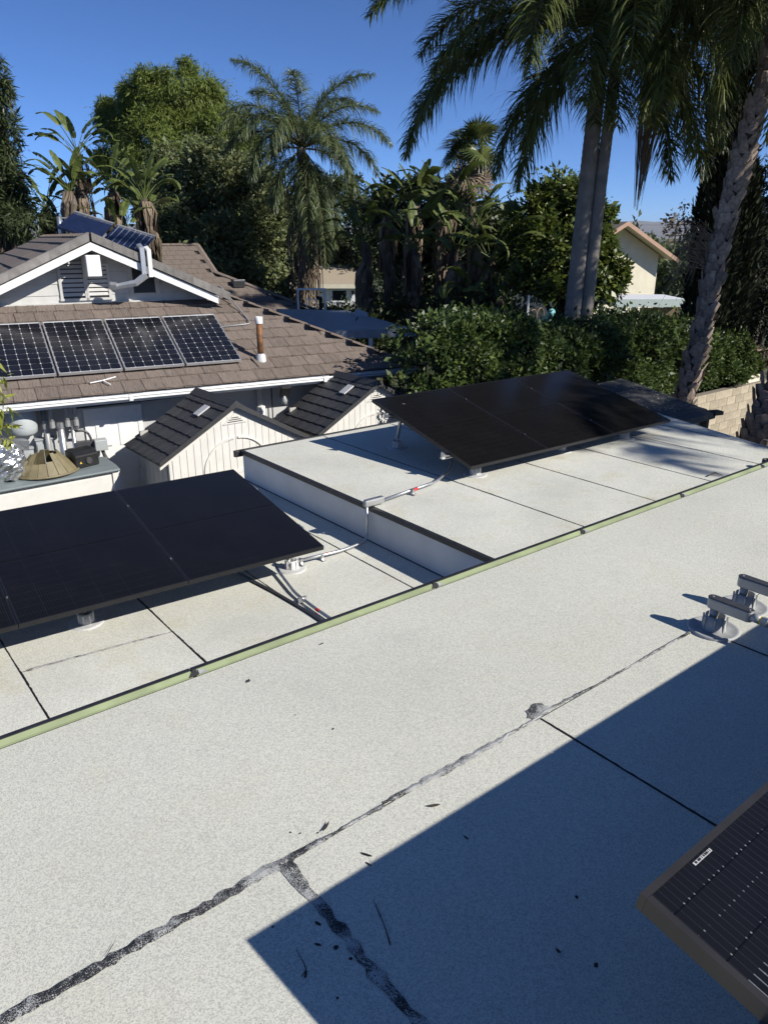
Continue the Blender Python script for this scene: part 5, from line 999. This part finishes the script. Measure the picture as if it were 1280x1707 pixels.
# palms ---------------------------------------------------------------------
def frond(phi, elev, droop, L, nl, ll, lw, rg, plum=.5, hang=1.0, curve=1.3):
    """phi: heading, 0 = right of view, 90 = away. Returns rib and leaflet arrays about the crown centre."""
    a = R(phi); h = RT*math.cos(a) + FW*math.sin(a); side = np.cross(h, [0,0,1.0]); K = 22; pts = [np.zeros(3)]; tan = []
    for k in range(K):
        e = R(elev - droop*(k/(K-1))**curve); d = h*math.cos(e) + np.array([0,0,math.sin(e)]); tan.append(d); pts.append(pts[-1] + d*L/K)
    pts = np.array(pts); tan = np.array(tan + [tan[-1]])
    s = np.sort(rg.uniform(.16,1.0,nl)); idx = s*K; i0 = np.minimum(idx.astype(int), K-1); fr_ = (idx-i0)[:,None]
    base = pts[i0]*(1-fr_) + pts[i0+1]*fr_; T = tan[i0]; sg = np.where(rg.random(nl) < .5, -1.0, 1.0)[:,None]
    up = np.cross(np.broadcast_to(side, T.shape), T); 
    d0 = sg*side*(.8) + T*(.55+.3*rg.random((nl,1))) + up*rg.normal(.12,plum,(nl,1)) + rg.normal(0,.10,(nl,3)); d0 /= np.linalg.norm(d0,axis=1)[:,None]
    prof = np.sin(np.pi*np.clip(.18+.80*s,0,1))**.6; ln = (ll*prof*rg.uniform(.8,1.15,nl))[:,None]
    g_ = np.array([0,0,-1.0]); S = 4; V = np.empty((nl, S*2+1, 3)); p = base.copy(); d = d0
    wv = np.cross(d0, g_); wv /= np.linalg.norm(wv,axis=1)[:,None]+1e-9; wv = wv + rg.normal(0,.5,(nl,3)); wv /= np.linalg.norm(wv,axis=1)[:,None]+1e-9
    hg = hang*rg.uniform(.6,1.3,(nl,1))
    for k in range(S):
        w = lw*(.75,1.0,.8,.5)[k]; V[:,2*k] = p + wv*w*.5; V[:,2*k+1] = p - wv*w*.5
        p = p + d*ln/S; d = d + g_*hg*.42*(k+1)/2; d /= np.linalg.norm(d,axis=1)[:,None]
    V[:,2*S] = p; n1 = S*2+1; b = (np.arange(nl)*n1)[:,None]
    Q = np.concatenate([b + np.array([2*k,2*k+1,2*k+3,2*k+2]) for k in range(S-1)]); T3 = b + np.array([2*S-2,2*S-1,2*S])
    return pts, V.reshape(-1,3), Q, T3
def add_frond(t, c, spec, rg, nl=240, ll=.75, lw=.022, mat='frond', plum=.45, hang=1.0):
    phi, el, dr_, L = spec; pts, V, Q, T3 = frond(phi, el, dr_, L, int(nl*L/4), ll, lw, rg, plum, hang)
    o = link('frond', fast('frond', V, Q, M[mat], T3), t, loc=c); K = len(pts); obj('rib', MB().tube([tuple(p) for p in pts], [.030*(1-.85*k/K)+.004 for k in range(K)], 5), M['rachis'], o, True); return o
def ringed(t, path, rads, rings):
    path = [Vector(p) for p in path]; P = []; Rr = []; m = len(path)-1
    for k in range(rings*2):
        q = k/(rings*2-1)*m; i = min(int(q), m-1); f = q-i; P.append(path[i].lerp(path[i+1], f)); Rr.append((rads[i]*(1-f)+rads[i+1]*f)*(1.025 if k%2 else .985))
    return obj('trunk', MB().tube(P, Rr, 16), M['bark_grey'], t, True)

def loc_of(r, d): p = site(r, d, GZ); return p
b1 = loc_of(4.15,17.2); t1 = thing('queen_palm','left and thicker of the twin grey palm trunks with drooping fronds','palm tree', b1, group='twin palms')
ringed(t1, [(0,0,0),(0.05,-.04,2.7),(.11,-.09,6.2),(.15,-.12,8.15),(.16,-.13,9.0)], [.235,.20,.172,.16,.14], 60)
rg = np.random.default_rng(31); c1 = (.16,-.13,8.95)
for sp in [(179,4,80,5.0),(188,40,92,5.3),(188,20,80,3.9),(170,12,80,4.4),(196,55,100,4.8),(250,12,105,3.6),(285,8,105,3.4),(265,35,140,4.4),(235,30,120,4.4),(160,-30,52,3.5),(150,-42,44,3.4),(192,-35,50,2.8),(300,40,120,4.2),(120,55,90,4.5),(90,40,90,4.4),(60,60,90,4.5),(30,62,95,4.6),(330,60,100,4.6),(200,66,95,5.0),(150,35,85,4.6),(255,-25,60,2.6),(275,-35,50,2.4)]:
    add_frond(t1, c1, sp, rg, 460, 1.0, .030)
b2 = loc_of(4.50,17.12); t2 = thing('queen_palm','right and slimmer of the twin grey palm trunks with hanging fruit stalk','palm tree', b2, group='twin palms')
ringed(t2, [(-.04,.03,0),(-.01,.01,2.7),(.05,-.04,6.2),(.10,-.08,7.9),(.12,-.10,9.1)], [.165,.14,.125,.115,.105], 62)
c2 = (.12,-.10,9.0)
for sp in [(0,22,92,4.6),(350,42,95,5.2),(335,15,100,4.2),(8,-30,52,3.6),(18,-42,42,3.3),(310,5,100,3.4),(15,55,100,5.0),(40,40,90,4.4),(70,60,90,4.4),(110,50,90,4.4),(150,60,90,4.4),(210,60,110,4.4),(270,55,130,4.4),(300,60,110,4.6),(355,-15,70,3.4),(340,-35,50,3.0),(285,-30,55,2.6)]:
    add_frond(t2, c2, sp, rg, 460, 1.0, .030)
fs = MB(); rr = random.Random(5)                 # hanging fruit stalk: many thin strands
off = RT*.95
stk = obj('fruit_stalk', MB().tube([(-.06,.04,8.9),(off[0]*.5,off[1]*.5,8.75),(off[0],off[1],8.3),(off[0]*.98,off[1]*.98,7.2)], [.04,.035,.03,.012], 6), M['rachis'], t2, True)
for k in range(170):
    z0_ = rr.uniform(7.3,8.4); a = rr.uniform(0,6.28); q = rr.uniform(.05,.26); e = z0_ - rr.uniform(.9,1.9)
    fs.tube([(off[0]*.98,off[1]*.98,z0_),(off[0]*.98+q*math.cos(a),off[1]*.98+q*math.sin(a),z0_-.35),(off[0]*.94+q*.35*math.cos(a),off[1]*.94+q*.35*math.sin(a),max(e,5.55))], [.008,.009,.004], 3, False)
obj('strands', fs, M['straw'], stk); o2 = RT*1.05
obj('spathe', MB().tube([(off[0]*.25,off[1]*.25,8.85),(off[0]*.7,off[1]*.7,9.12),(off[0]*1.1,off[1]*1.1,9.35)], [.03,.07,.01], 7), M['stucco_yel'], t2, True)

bq = loc_of(-2.9,28); tq = thing('queen_palm','middle distance palm with arching grey green fronds above the roof','palm tree', bq)
ringed(tq, [(0,0,0),(.05,0,4.0),(.10,-.02,7.9)], [.24,.2,.16], 30); rg = np.random.default_rng(41); cq = (.12,-.05,7.85)
for sp in [(165,76,62,3.9),(25,72,70,3.9),(205,48,92,3.3),(180,36,92,3.1),(350,42,95,3.5),(5,26,100,3.1),(190,8,90,2.3),(230,30,130,3.2),(250,55,150,3.1),(320,20,105,2.9),(340,-2,80,2.7),(280,-40,48,3.2),(300,-45,40,3.4),(325,-52,34,3.5),(255,-55,30,3.0),(230,-30,58,2.6),(200,-40,46,2.3),(90,50,90,3.4),(60,30,90,3.2),(120,30,90,3.2),(285,-62,26,4.0),(310,-60,28,4.0),(345,-48,38,3.0),(270,70,70,3.2),(140,70,75,3.5),(50,66,80,3.5),(350,60,90,3.2),(190,62,95,3.2),(300,45,130,3.0),(220,55,120,3.0)]:
    add_frond(tq, cq, sp, rg, 470, .78, .024, 'frond_far', .5, 1.5)
sk = MB(); rr = random.Random(9)
for k in range(320):
    a = rr.uniform(0,6.28); z0_ = rr.uniform(2.0,7.4); q = rr.uniform(.2,.62); sk.tube([(.1+.15*math.cos(a),.15*math.sin(a),z0_),(.1+q*math.cos(a),q*math.sin(a),z0_-.35),(.1+q*1.05*math.cos(a),q*1.05*math.sin(a),z0_-rr.uniform(.9,1.9))], [.02,.024,.006], 3, False)
obj('dead_skirt', sk, M['thatch'], tq)

bp = site(5.91,14.6,GZ); tp_ = thing('booted_palm','leaning palm with chequered stubby leaf bases in front of the wall','palm tree', bp)
axis = [(5.80,14.55,-5),(5.91,14.6,-3.07),(6.09,14.7,-1.77),(6.23,14.8,-.56),(6.44,15.0,.80),(6.65,15.1,1.81),(6.82,15.2,2.69),(6.94,15.3,3.72),(6.98,15.4,4.9)]
ap = [Vector(site(*q)) - Vector(bp) for q in axis]; ar = [.215,.19,.165,.15,.145,.145,.15,.155,.145]
tk = obj('trunk', MB().tube(ap, [r*.93 for r in ar], 16), M['boot_core'], tp_, True)
BOOT = []
for k in range(3):
    rr = random.Random(k+60); w = .105; h = .23; j = lambda: rr.uniform(-.012,.012)
    vs = [(-w,.0,-.02),(w,.0,-.02),(-w*1.1+j(),.026,.07),(w*1.1+j(),.026,.07),(-w*.7+j(),.058+j(),h),(w*.65+j(),.058+j(),h+j()),(0,.018,-.03),(0,.05,.07),(0,.078,h*.94)]
    BOOT.append(MB().add(vs, [(0,6,7,2),(6,1,3,7),(2,7,8,4),(7,3,5,8),(0,2,4),(1,5,3),(4,8,5)]).mesh('boot', M['boot']))
tot = sum((b-a).length for a, b in zip(ap[:-1], ap[1:])); s_ = 0.25; row = 0
while s_ < tot - .1:
    q = s_; i = 0
    while q > (ap[i+1]-ap[i]).length: q -= (ap[i+1]-ap[i]).length; i += 1
    f = q/(ap[i+1]-ap[i]).length; c = ap[i].lerp(ap[i+1], f); tz = (ap[i+1]-ap[i]).normalized(); rad = ar[i]*(1-f)+ar[i+1]*f
    for k in range(6):
        a = 2*math.pi*(k + .5*(row%2))/6 + row*.10 + rnd.uniform(-.1,.1); x = tz.orthogonal().normalized(); y = tz.cross(x); o_ = x*math.cos(a)+y*math.sin(a)
        if o_.dot(Vector(FW)) > .35: continue
        xx = o_.cross(tz); Mx = Matrix.Identity(4)
        for ii, ax in enumerate((xx, o_, tz)):
            for jj in range(3): Mx[jj][ii] = ax[jj]
        sc_ = rnd.uniform(.72,1.1); link('boot', BOOT[rnd.randrange(3)], tk, M=Matrix.Translation(c+o_*(rad*.90)) @ Mx @ Matrix.Rotation(rnd.uniform(-.5,.5),4,'Y') @ Matrix.Rotation(rnd.uniform(-.25,.1),4,'X') @ Matrix.Scale(sc_,4))
    s_ += .165; row += 1
rg = np.random.default_rng(51); cb = tuple(ap[-1])
for sp in [(185,30,110,4.0),(200,12,98,3.6),(170,45,120,4.4),(215,28,115,3.6),(240,20,115,3.4),(150,20,100,3.8),(190,-8,80,3.2),(260,30,130,3.6),(290,20,115,3.6),(330,30,110,4),(0,40,100,4),(45,45,100,4),(90,50,90,4),(125,45,100,4.2),(205,62,120,4.4),(165,-30,58,3.0),(225,-25,62,3.0),(180,65,120,4.6)]:
    add_frond(tp_, cb, sp, rg, 460, 1.0, .030)
dm = MB(); rr = random.Random(77)                # dry strands hanging off the trunk
for k in range(70):
    p = ap[3].lerp(ap[4], rr.uniform(0,.5)) - Vector(RT)*.2; dv = -Vector(RT)*rr.uniform(.2,.75) + Vector((0,0,rr.uniform(-.1,.35))); dm.tube([p, p+dv*.6+Vector((0,0,.06)), p+dv+Vector((0,0,-rr.uniform(.1,.7)))], [.008,.007,.003], 3, False)
obj('dry_strands', dm, M['straw'], tp_)
# stub of another booted trunk at the right frame edge
be = site(6.75,13.2,GZ); te = thing('booted_palm','shaded palm trunk base cut off by the right frame edge','palm tree', be); pe = [Vector((0,0,0)),Vector((.02,0,1.2)),Vector((.18,-.10,2.3)),Vector((.9,-.7,4.2)),Vector((2.0,-1.6,8.0))]
tke = obj('trunk', MB().tube(pe, [.34,.30,.26,.25,.24], 14), M['boot_core'], te, True)
for row in range(34):
    z = .1+row*.14; q = min(z/4.2,1)
    for k in range(7):
        a = 2*math.pi*(k+.5*(row%2))/7; o_ = Vector((math.cos(a),math.sin(a),0))
        if o_.dot(Vector(FW)) > .4: continue
        i = 0 if z < 1.2 else (1 if z < 2.3 else (2 if z < 4.2 else 3)); c = pe[i].lerp(pe[i+1], (z-pe[i].z)/(pe[i+1].z-pe[i].z)); xx = o_.cross(Vector((0,0,1))); Mx = Matrix.Identity(4)
        for ii, ax in enumerate((xx,o_,Vector((0,0,1)))):
            for jj in range(3): Mx[jj][ii] = ax[jj]
        link('boot', BOOT[rnd.randrange(3)], tke, M=Matrix.Translation(c+o_*.26) @ Mx @ Matrix.Rotation(rnd.uniform(-.25,.25),4,'Y') @ Matrix.Scale(rnd.uniform(1,1.4),4))
rg = np.random.default_rng(52)
for k in range(16): add_frond(te, tuple(pe[-1]), (k*22.5, 30+20*math.sin(k*1.7), 100, 3.8), rg, 240, .9, .03)

# cypresses behind the booted palm
def cypress(r, d_, ztop, w, label, seed, n=26000, lean=0):
    b = site(r,d_,GZ); t = thing('cypress_tree', label, 'tree', b, group='dark cypresses behind the leaning palm'); rg = np.random.default_rng(seed); H = ztop-GZ
    z = rg.random(n)**.85; prof = np.minimum(1, (1-z)*3.5)**.6*np.minimum(1,.55+z*2.2); a = rg.uniform(0,2*np.pi,n); rad = w*prof*(.78+.22*rg.random(n)**.5)*(1+.12*np.sin(a*5+z*26)+.10*np.sin(a*3-z*41)); off = rg.random(n) < .02; rad[off] *= 1.35
    P = np.stack([rad*np.cos(a)+lean*z, rad*np.sin(a), z*H+.3],1); A = np.stack([np.cos(a)*.45,np.sin(a)*.45,np.ones(n)],1)+rg.normal(0,.3,(n,3)); V, Q = leafset(P, A, .16, .045, rg); link('crown', fast('crown', V, Q, M['l_cypress']), t)
    obj('trunk', MB().tube([(0,0,0),(lean*.5,0,H*.5),(lean,0,H*.93)], [w*.62,w*.66,w*.15], 10), M['l_cypress'], t); return t
cypress(8.02,19.3,7.5,.46,'tall dark cypress directly left of the leaning palm trunk',61,30000,.15); cypress(8.75,19.6,1.35,.42,'lower dark cypress right of the leaning palm trunk',62,16000)
P = []; rr = np.random.default_rng(63)
for k in range(9):
    p0 = np.array(site(7.45,19.3,-.2+k*.08)); dv = -RT*rr.uniform(.3,.75)+np.array([0,0,rr.uniform(.1,.75)])
    for j in range(40): q = rr.random(); P.append(p0+dv*q+rr.normal(0,.05,3)+np.array([0,0,-.15*rr.random()]))
P = np.array(P); V, Q = leafset(P, rr.normal(size=P.shape)+np.array([0,0,-.5]), .10, .04, rr); o = link('dry_branch', fast('dry_branch', V, Q, M['thatch'])); tag(o, 'brownish dead branch sticking out left of the tall cypress', 'branch')

# fan palm
bf = site(2.93,27,GZ); tf = thing('fan_palm','small fan palm rising above the clump of paddle leaves','palm tree', bf); obj('trunk', MB().tube([(0,0,0),(.05,0,4),(0,0,7.75)], [.16,.14,.13], 10), M['boot_core'], tf, True)
def fan(rg, L=.75, n=26):
    V = []; F = []
    for k in range(n):
        a = R(-150+300*k/(n-1)); d = np.array([math.sin(a), math.cos(a), 0]); s = np.array([d[1],-d[0],0]); Lk = L*rg.uniform(.85,1.1); o = len(V); dz = .10*abs(math.sin(a))
        V += [tuple(d*.02+s*.006), tuple(d*.02-s*.006), tuple(d*Lk*.55-s*.034+np.array([0,0,dz])), tuple(d*Lk*.55+s*.034+np.array([0,0,dz+.012])), tuple(d*Lk+np.array([0,0,-.10+dz]))]; F += [(o,o+1,o+2,o+3),(o+3,o+2,o+4)]
    return V, F
rg = np.random.default_rng(71)
for k in range(30):
    a = rg.uniform(0,2*math.pi); el = rg.uniform(-.9,1.35); V, F = fan(rg); dv = Vector((math.cos(a)*math.cos(el), math.sin(a)*math.cos(el), math.sin(el))); pl = rg.uniform(.45,.75); dead = el < -.5
    rot = dv.to_track_quat('Y','Z').to_matrix().to_4x4() @ Matrix.Rotation(rg.normal(-.3,.3),4,'X')
    o = obj('fan_leaf', MB().add(V, F), M['thatch'] if dead else M['frond'], tf, M=Matrix.Translation(Vector((0,0,7.7 if not dead else 7.2))+dv*pl) @ rot)
    obj('stalk', MB().tube([(0,0,0), tuple(rot.inverted() @ (-dv*pl))], .012, 4), M['rachis'], o)

# paddle-leaved plants (giant bird of paradise)
def paddle(seed, mat, L=1.25, W=.46, pet=1.0, bend=60, dead=False):
    rg = np.random.default_rng(seed); m = MB(); N = 14; p = np.array([0.,0,0]); pts = [p.copy()]; K = 8
    for k in range(K): e = R(86 - 14*k/K); p = p + np.array([0,math.cos(e),math.sin(e)])*pet/K; pts.append(p.copy())
    m.tube([tuple(q) for q in pts], [.028*(1-.5*k/K) for k in range(K+1)], 5)
    mid = []; e0 = 72
    for k in range(N+1): mid.append(p.copy()); e = R(e0 - bend*(k/N)**1.2); p = p + np.array([0,math.cos(e),math.sin(e)])*L/N
    for s in (-1,1):
        tear = 0
        k = 0
        while k < N:
            run = int(rg.integers(2,5)); k2 = min(N, k+run)
            V = []; dr_ = rg.uniform(.0,.22); sh = rg.uniform(-.02,.05)
            for j in range(k, k2+1):
                q = j/N; w = W*.5*(np.sin(np.pi*min(1,.10+.87*q))**.55); eps = .012 if j == k else (-.012 if j == k2 else 0)
                V += [tuple(mid[j]), tuple(mid[j]+np.array([s*w*.55, eps+sh*.5, .06*W+.01])), tuple(mid[j]+np.array([s*w, eps+sh, .05*W-dr_*w]))]
            n = k2-k
            F = []
            for j in range(n):
                a = j*3
                for c in (0,1): F.append((a+c, a+c+1, a+3+c+1, a+3+c) if s > 0 else (a+3+c, a+3+c+1, a+c+1, a+c))
            m.add(V, F); k = k2
    return m.mesh('paddle_leaf', mat)
PAD = [paddle(k, M['banana'], 1.15+.12*(k%3), .42+.04*(k%2), .9+.15*(k%3), b) for k, b in enumerate((20,45,75,100,130,60))]
DEADM = []
for k in range(3):
    rg = np.random.default_rng(90+k); m = MB()
    for j in range(16):
        x = rg.normal(0,.06); L = rg.uniform(.6,1.3); y = rg.uniform(.05,.22); w = rg.uniform(.02,.07); tw = rg.uniform(-.05,.05); m.add([(x-w*.3,0,0),(x+w*.3,0,0),(x+w+tw,y,-L*.35),(x-w+tw,y*.9,-L*.35),(x+w*.5-tw,y*1.1,-L*.75),(x-w*.6-tw,y*.8,-L*.75),(x+tw,y,-L)], [(0,1,2,3),(3,2,4,5),(5,4,6)])
    DEADM.append(m.mesh('dead_leaf', M['thatch']))
def strel(r, d_, zc, label, n, seed, group, fanaz=None, dead=10, s=1.0, spread=55):
    b = site(r,d_,GZ); t = thing('paddle_leaf_plant', label, 'plant', b, group=group); rr = random.Random(seed); H = zc-GZ-1.0*s
    obj('stem', MB().tube([(0,0,0),(.04,.03,H*.5),(0,0,H)], [.14,.12,.09], 8), M['boot_core'], t, True); fz = rr.uniform(0,math.pi) if fanaz is None else fanaz
    for k in range(n):
        q = (k/(n-1)-.5)*2; az = fz + (0 if q > 0 else math.pi) + rr.uniform(-.5,.5); lean = abs(q)*R(spread) + rr.uniform(-.08,.08); j = min(5, max(0, int(abs(q)*5.2 + rr.uniform(-.8,.8))))
        link('paddle_leaf', PAD[j], t, M=Matrix.Translation((0,0,H+rr.uniform(-.25,.05))) @ Matrix.Rotation(az,4,'Z') @ Matrix.Rotation(-lean,4,'X') @ Matrix.Rotation(rr.uniform(-.8,.8),4,'Z') @ Matrix.Scale(s*rr.uniform(.8,1.15),4))
    for k in range(dead):
        z = H - rr.uniform(0,1)**1.3*min(2.4,H-.6); a = rr.uniform(0,6.28); link('dead_leaf', DEADM[k%3], t, M=Matrix.Translation((.09*math.cos(a),.09*math.sin(a),z)) @ Matrix.Rotation(a-math.pi/2,4,'Z') @ Matrix.Scale(rr.uniform(.7,1.15),4))
    return t
GL, GC = 'paddle leaf plants behind the tiled house', 'paddle leaf plants in the middle clump'
RAZ = math.atan2(RT[1], RT[0]) - math.pi/2       # fan spread across the view
for k, (r, d_, z, n, lab, s) in enumerate(((-8.75,23.5,2.85,13,'tallest paddle leaf plant, crown against the sky behind the gable',0.59),(-8.85,22.8,1.85,12,'paddle leaf plant with pale stalks just below the tallest one',0.61),(-7.05,23.8,1.75,14,'paddle leaf plant with a thick brown skirt of dead leaves behind blue panels',0.66),(-10.3,24.6,1.5,12,'leftmost paddle leaf plant beside the feathery tree',0.61),(-8.1,24.2,2.05,12,'paddle leaf plant between the tallest one and the brown skirted one',0.66),(-7.7,23.2,.55,9,'low pale paddle leaf plant just above the blue panels',0.53),(-9.6,24,.9,12,'low paddle leaf plant left of the blue panels',0.61),(-7.5,25.2,1.3,12,'shaded paddle leaf plant behind the brown skirted one',0.66),(-9.3,25,1.5,12,'shaded paddle leaf plant behind the pale stalked one',0.61))):
    strel(r, d_, z, lab, n, 100+k, GL, RAZ+rnd.uniform(-.9,.9), 40 if k == 2 else 18, s, 44)
for k, (r, d_, z, n, lab, s) in enumerate(((.09,25,1.35,12,'leftmost upright paddle leaf plant of the middle clump',0.72),(.9,24.5,1.75,12,'paddle leaf plant under the tip of the long drooping frond',0.76),(1.85,24.6,1.6,12,'paddle leaf plant in the centre of the middle clump',0.80),(2.85,24.4,1.2,13,'paddle leaf plant below the small fan palm',0.80),(3.15,23.2,.2,11,'lower paddle leaf plant at the right of the middle clump',0.80),(2.1,23.2,.5,11,'lower paddle leaf plant in the centre of the clump',0.80),(-.6,25.4,.55,10,'paddle leaf plant nearest the middle palm',0.68),(.9,23.6,.5,11,'lower paddle leaf plant at the left of the clump',0.80),(3.4,22.6,-.9,9,'small paddle leaf plant low at the right of the clump',0.68),(2.6,22.4,-.9,8,'small paddle leaf plant low in the clump',0.64))):
    strel(r, d_, z, lab, n, 120+k, GC, RAZ+rnd.uniform(-.9,.9), 18, s)
# understorey below the clump
US = [(.6,24,-2.6,1.0,1.1),(2.0,23,-2.6,1.2,1.0),(3.4,22.5,-2.4,1.0,.9),(-.6,22,-2.9,.9,.8),(4.6,21,-2.9,1.0,.7),(-1.0,20,-3.0,.8,.6),(1.2,19.5,-2.7,1.0,.7),(-2.6,33,-3.4,1.6,1.2),(-1.2,33,-3.3,1.4,1.15),(.2,32,-3.2,1.4,1.2),(-3.6,30,-3.5,1.3,1.2),(-.3,27,-3.0,1.2,.9),(-1.6,27,-3.2,1.2,.9)]
rg = np.random.default_rng(131); P, O = clump_points(lobes(US), 46000, rg); V, Q = leafset(P, O+rg.normal(size=O.shape)*.6, .12, .06, rg); o = link('undergrowth', fast('undergrowth', V, Q, M['l_dark'])); tag(o, 'dark undergrowth below the middle clump of paddle leaves', 'undergrowth', kind='stuff')
# young shrub just left of the frame, whose lime twigs reach in
bs = (1.46,9.10,GZ); ts = thing('young_shrub','lime green leafy twigs poking in at the left frame edge','shrub', bs); P = []; A = []; rg = np.random.default_rng(141); tw = MB(); tw.tube([(0,0,0),(.02,0,2.0),(-.05,.0,3.9)], [.03,.022,.008], 6)
for zt_, L, up in ((3.55,.30,.25),(3.42,.26,.05),(3.05,.34,.15),(2.95,.26,-.1),(3.7,.2,.6),(3.2,.3,.3)):
    dv = RT*(L+.15) + np.array([0,0,up*L]); tw.tube([(0,0,zt_), tuple(dv*.6+np.array([0,0,zt_+.02])), tuple(dv+np.array([0,0,zt_-.03]))], [.006,.005,.002], 4)
    for j in range(18): q = .45+.55*rg.random(); P.append(dv*q+np.array([0,0,zt_-.03*q])+rg.normal(0,.012,3)); A.append(RT*rg.uniform(-.3,.9)+FW*rg.normal(0,.6)+np.array([0,0,rg.uniform(-1.3,.2)]))
V, Q = leafset(np.array(P), np.array(A), .12, .03, rg, .1); link('leaves', fast('leaves', V, Q, M['l_lime']), ts); obj('twigs', tw, M['rachis'], ts)
# a tall palm beyond the right of the view: its crown shades the right end of the raised roof
bo = (15.2,-4.4,GZ); to = thing('queen_palm','palm out of frame whose shadow falls on the raised roof','palm tree', bo); ringed(to, [(0,0,0),(0,0,5),(0,0,9.6)], [.25,.2,.16], 24); rg = np.random.default_rng(151)
for k in range(22): add_frond(to, (0,0,9.6), (k*360/22+rg.uniform(-8,8), rg.uniform(-20,65), rg.uniform(70,110), rg.uniform(3.4,4.6)), rg, 260, .9, .035)

# thin daylight haze round everything, sky outside it
hz = MB().box(-8990,13990,-8990,13990,GZ-1.0,260.0)
hm = bpy.data.materials.new('haze'); hm.use_nodes = True; hn = hm.node_tree.nodes; hn.remove(hn['Principled BSDF']); pvn = hn.new('ShaderNodeVolumePrincipled'); pvn.inputs['Density'].default_value = 5.5e-5; pvn.inputs['Color'].default_value = (0.80,0.88,1.0,1); pvn.inputs['Anisotropy'].default_value = 0.2
hm.node_tree.links.new(pvn.outputs[0], hn['Material Output'].inputs['Volume'])
o = obj('haze', hz, hm); tag(o, kind='stuff')
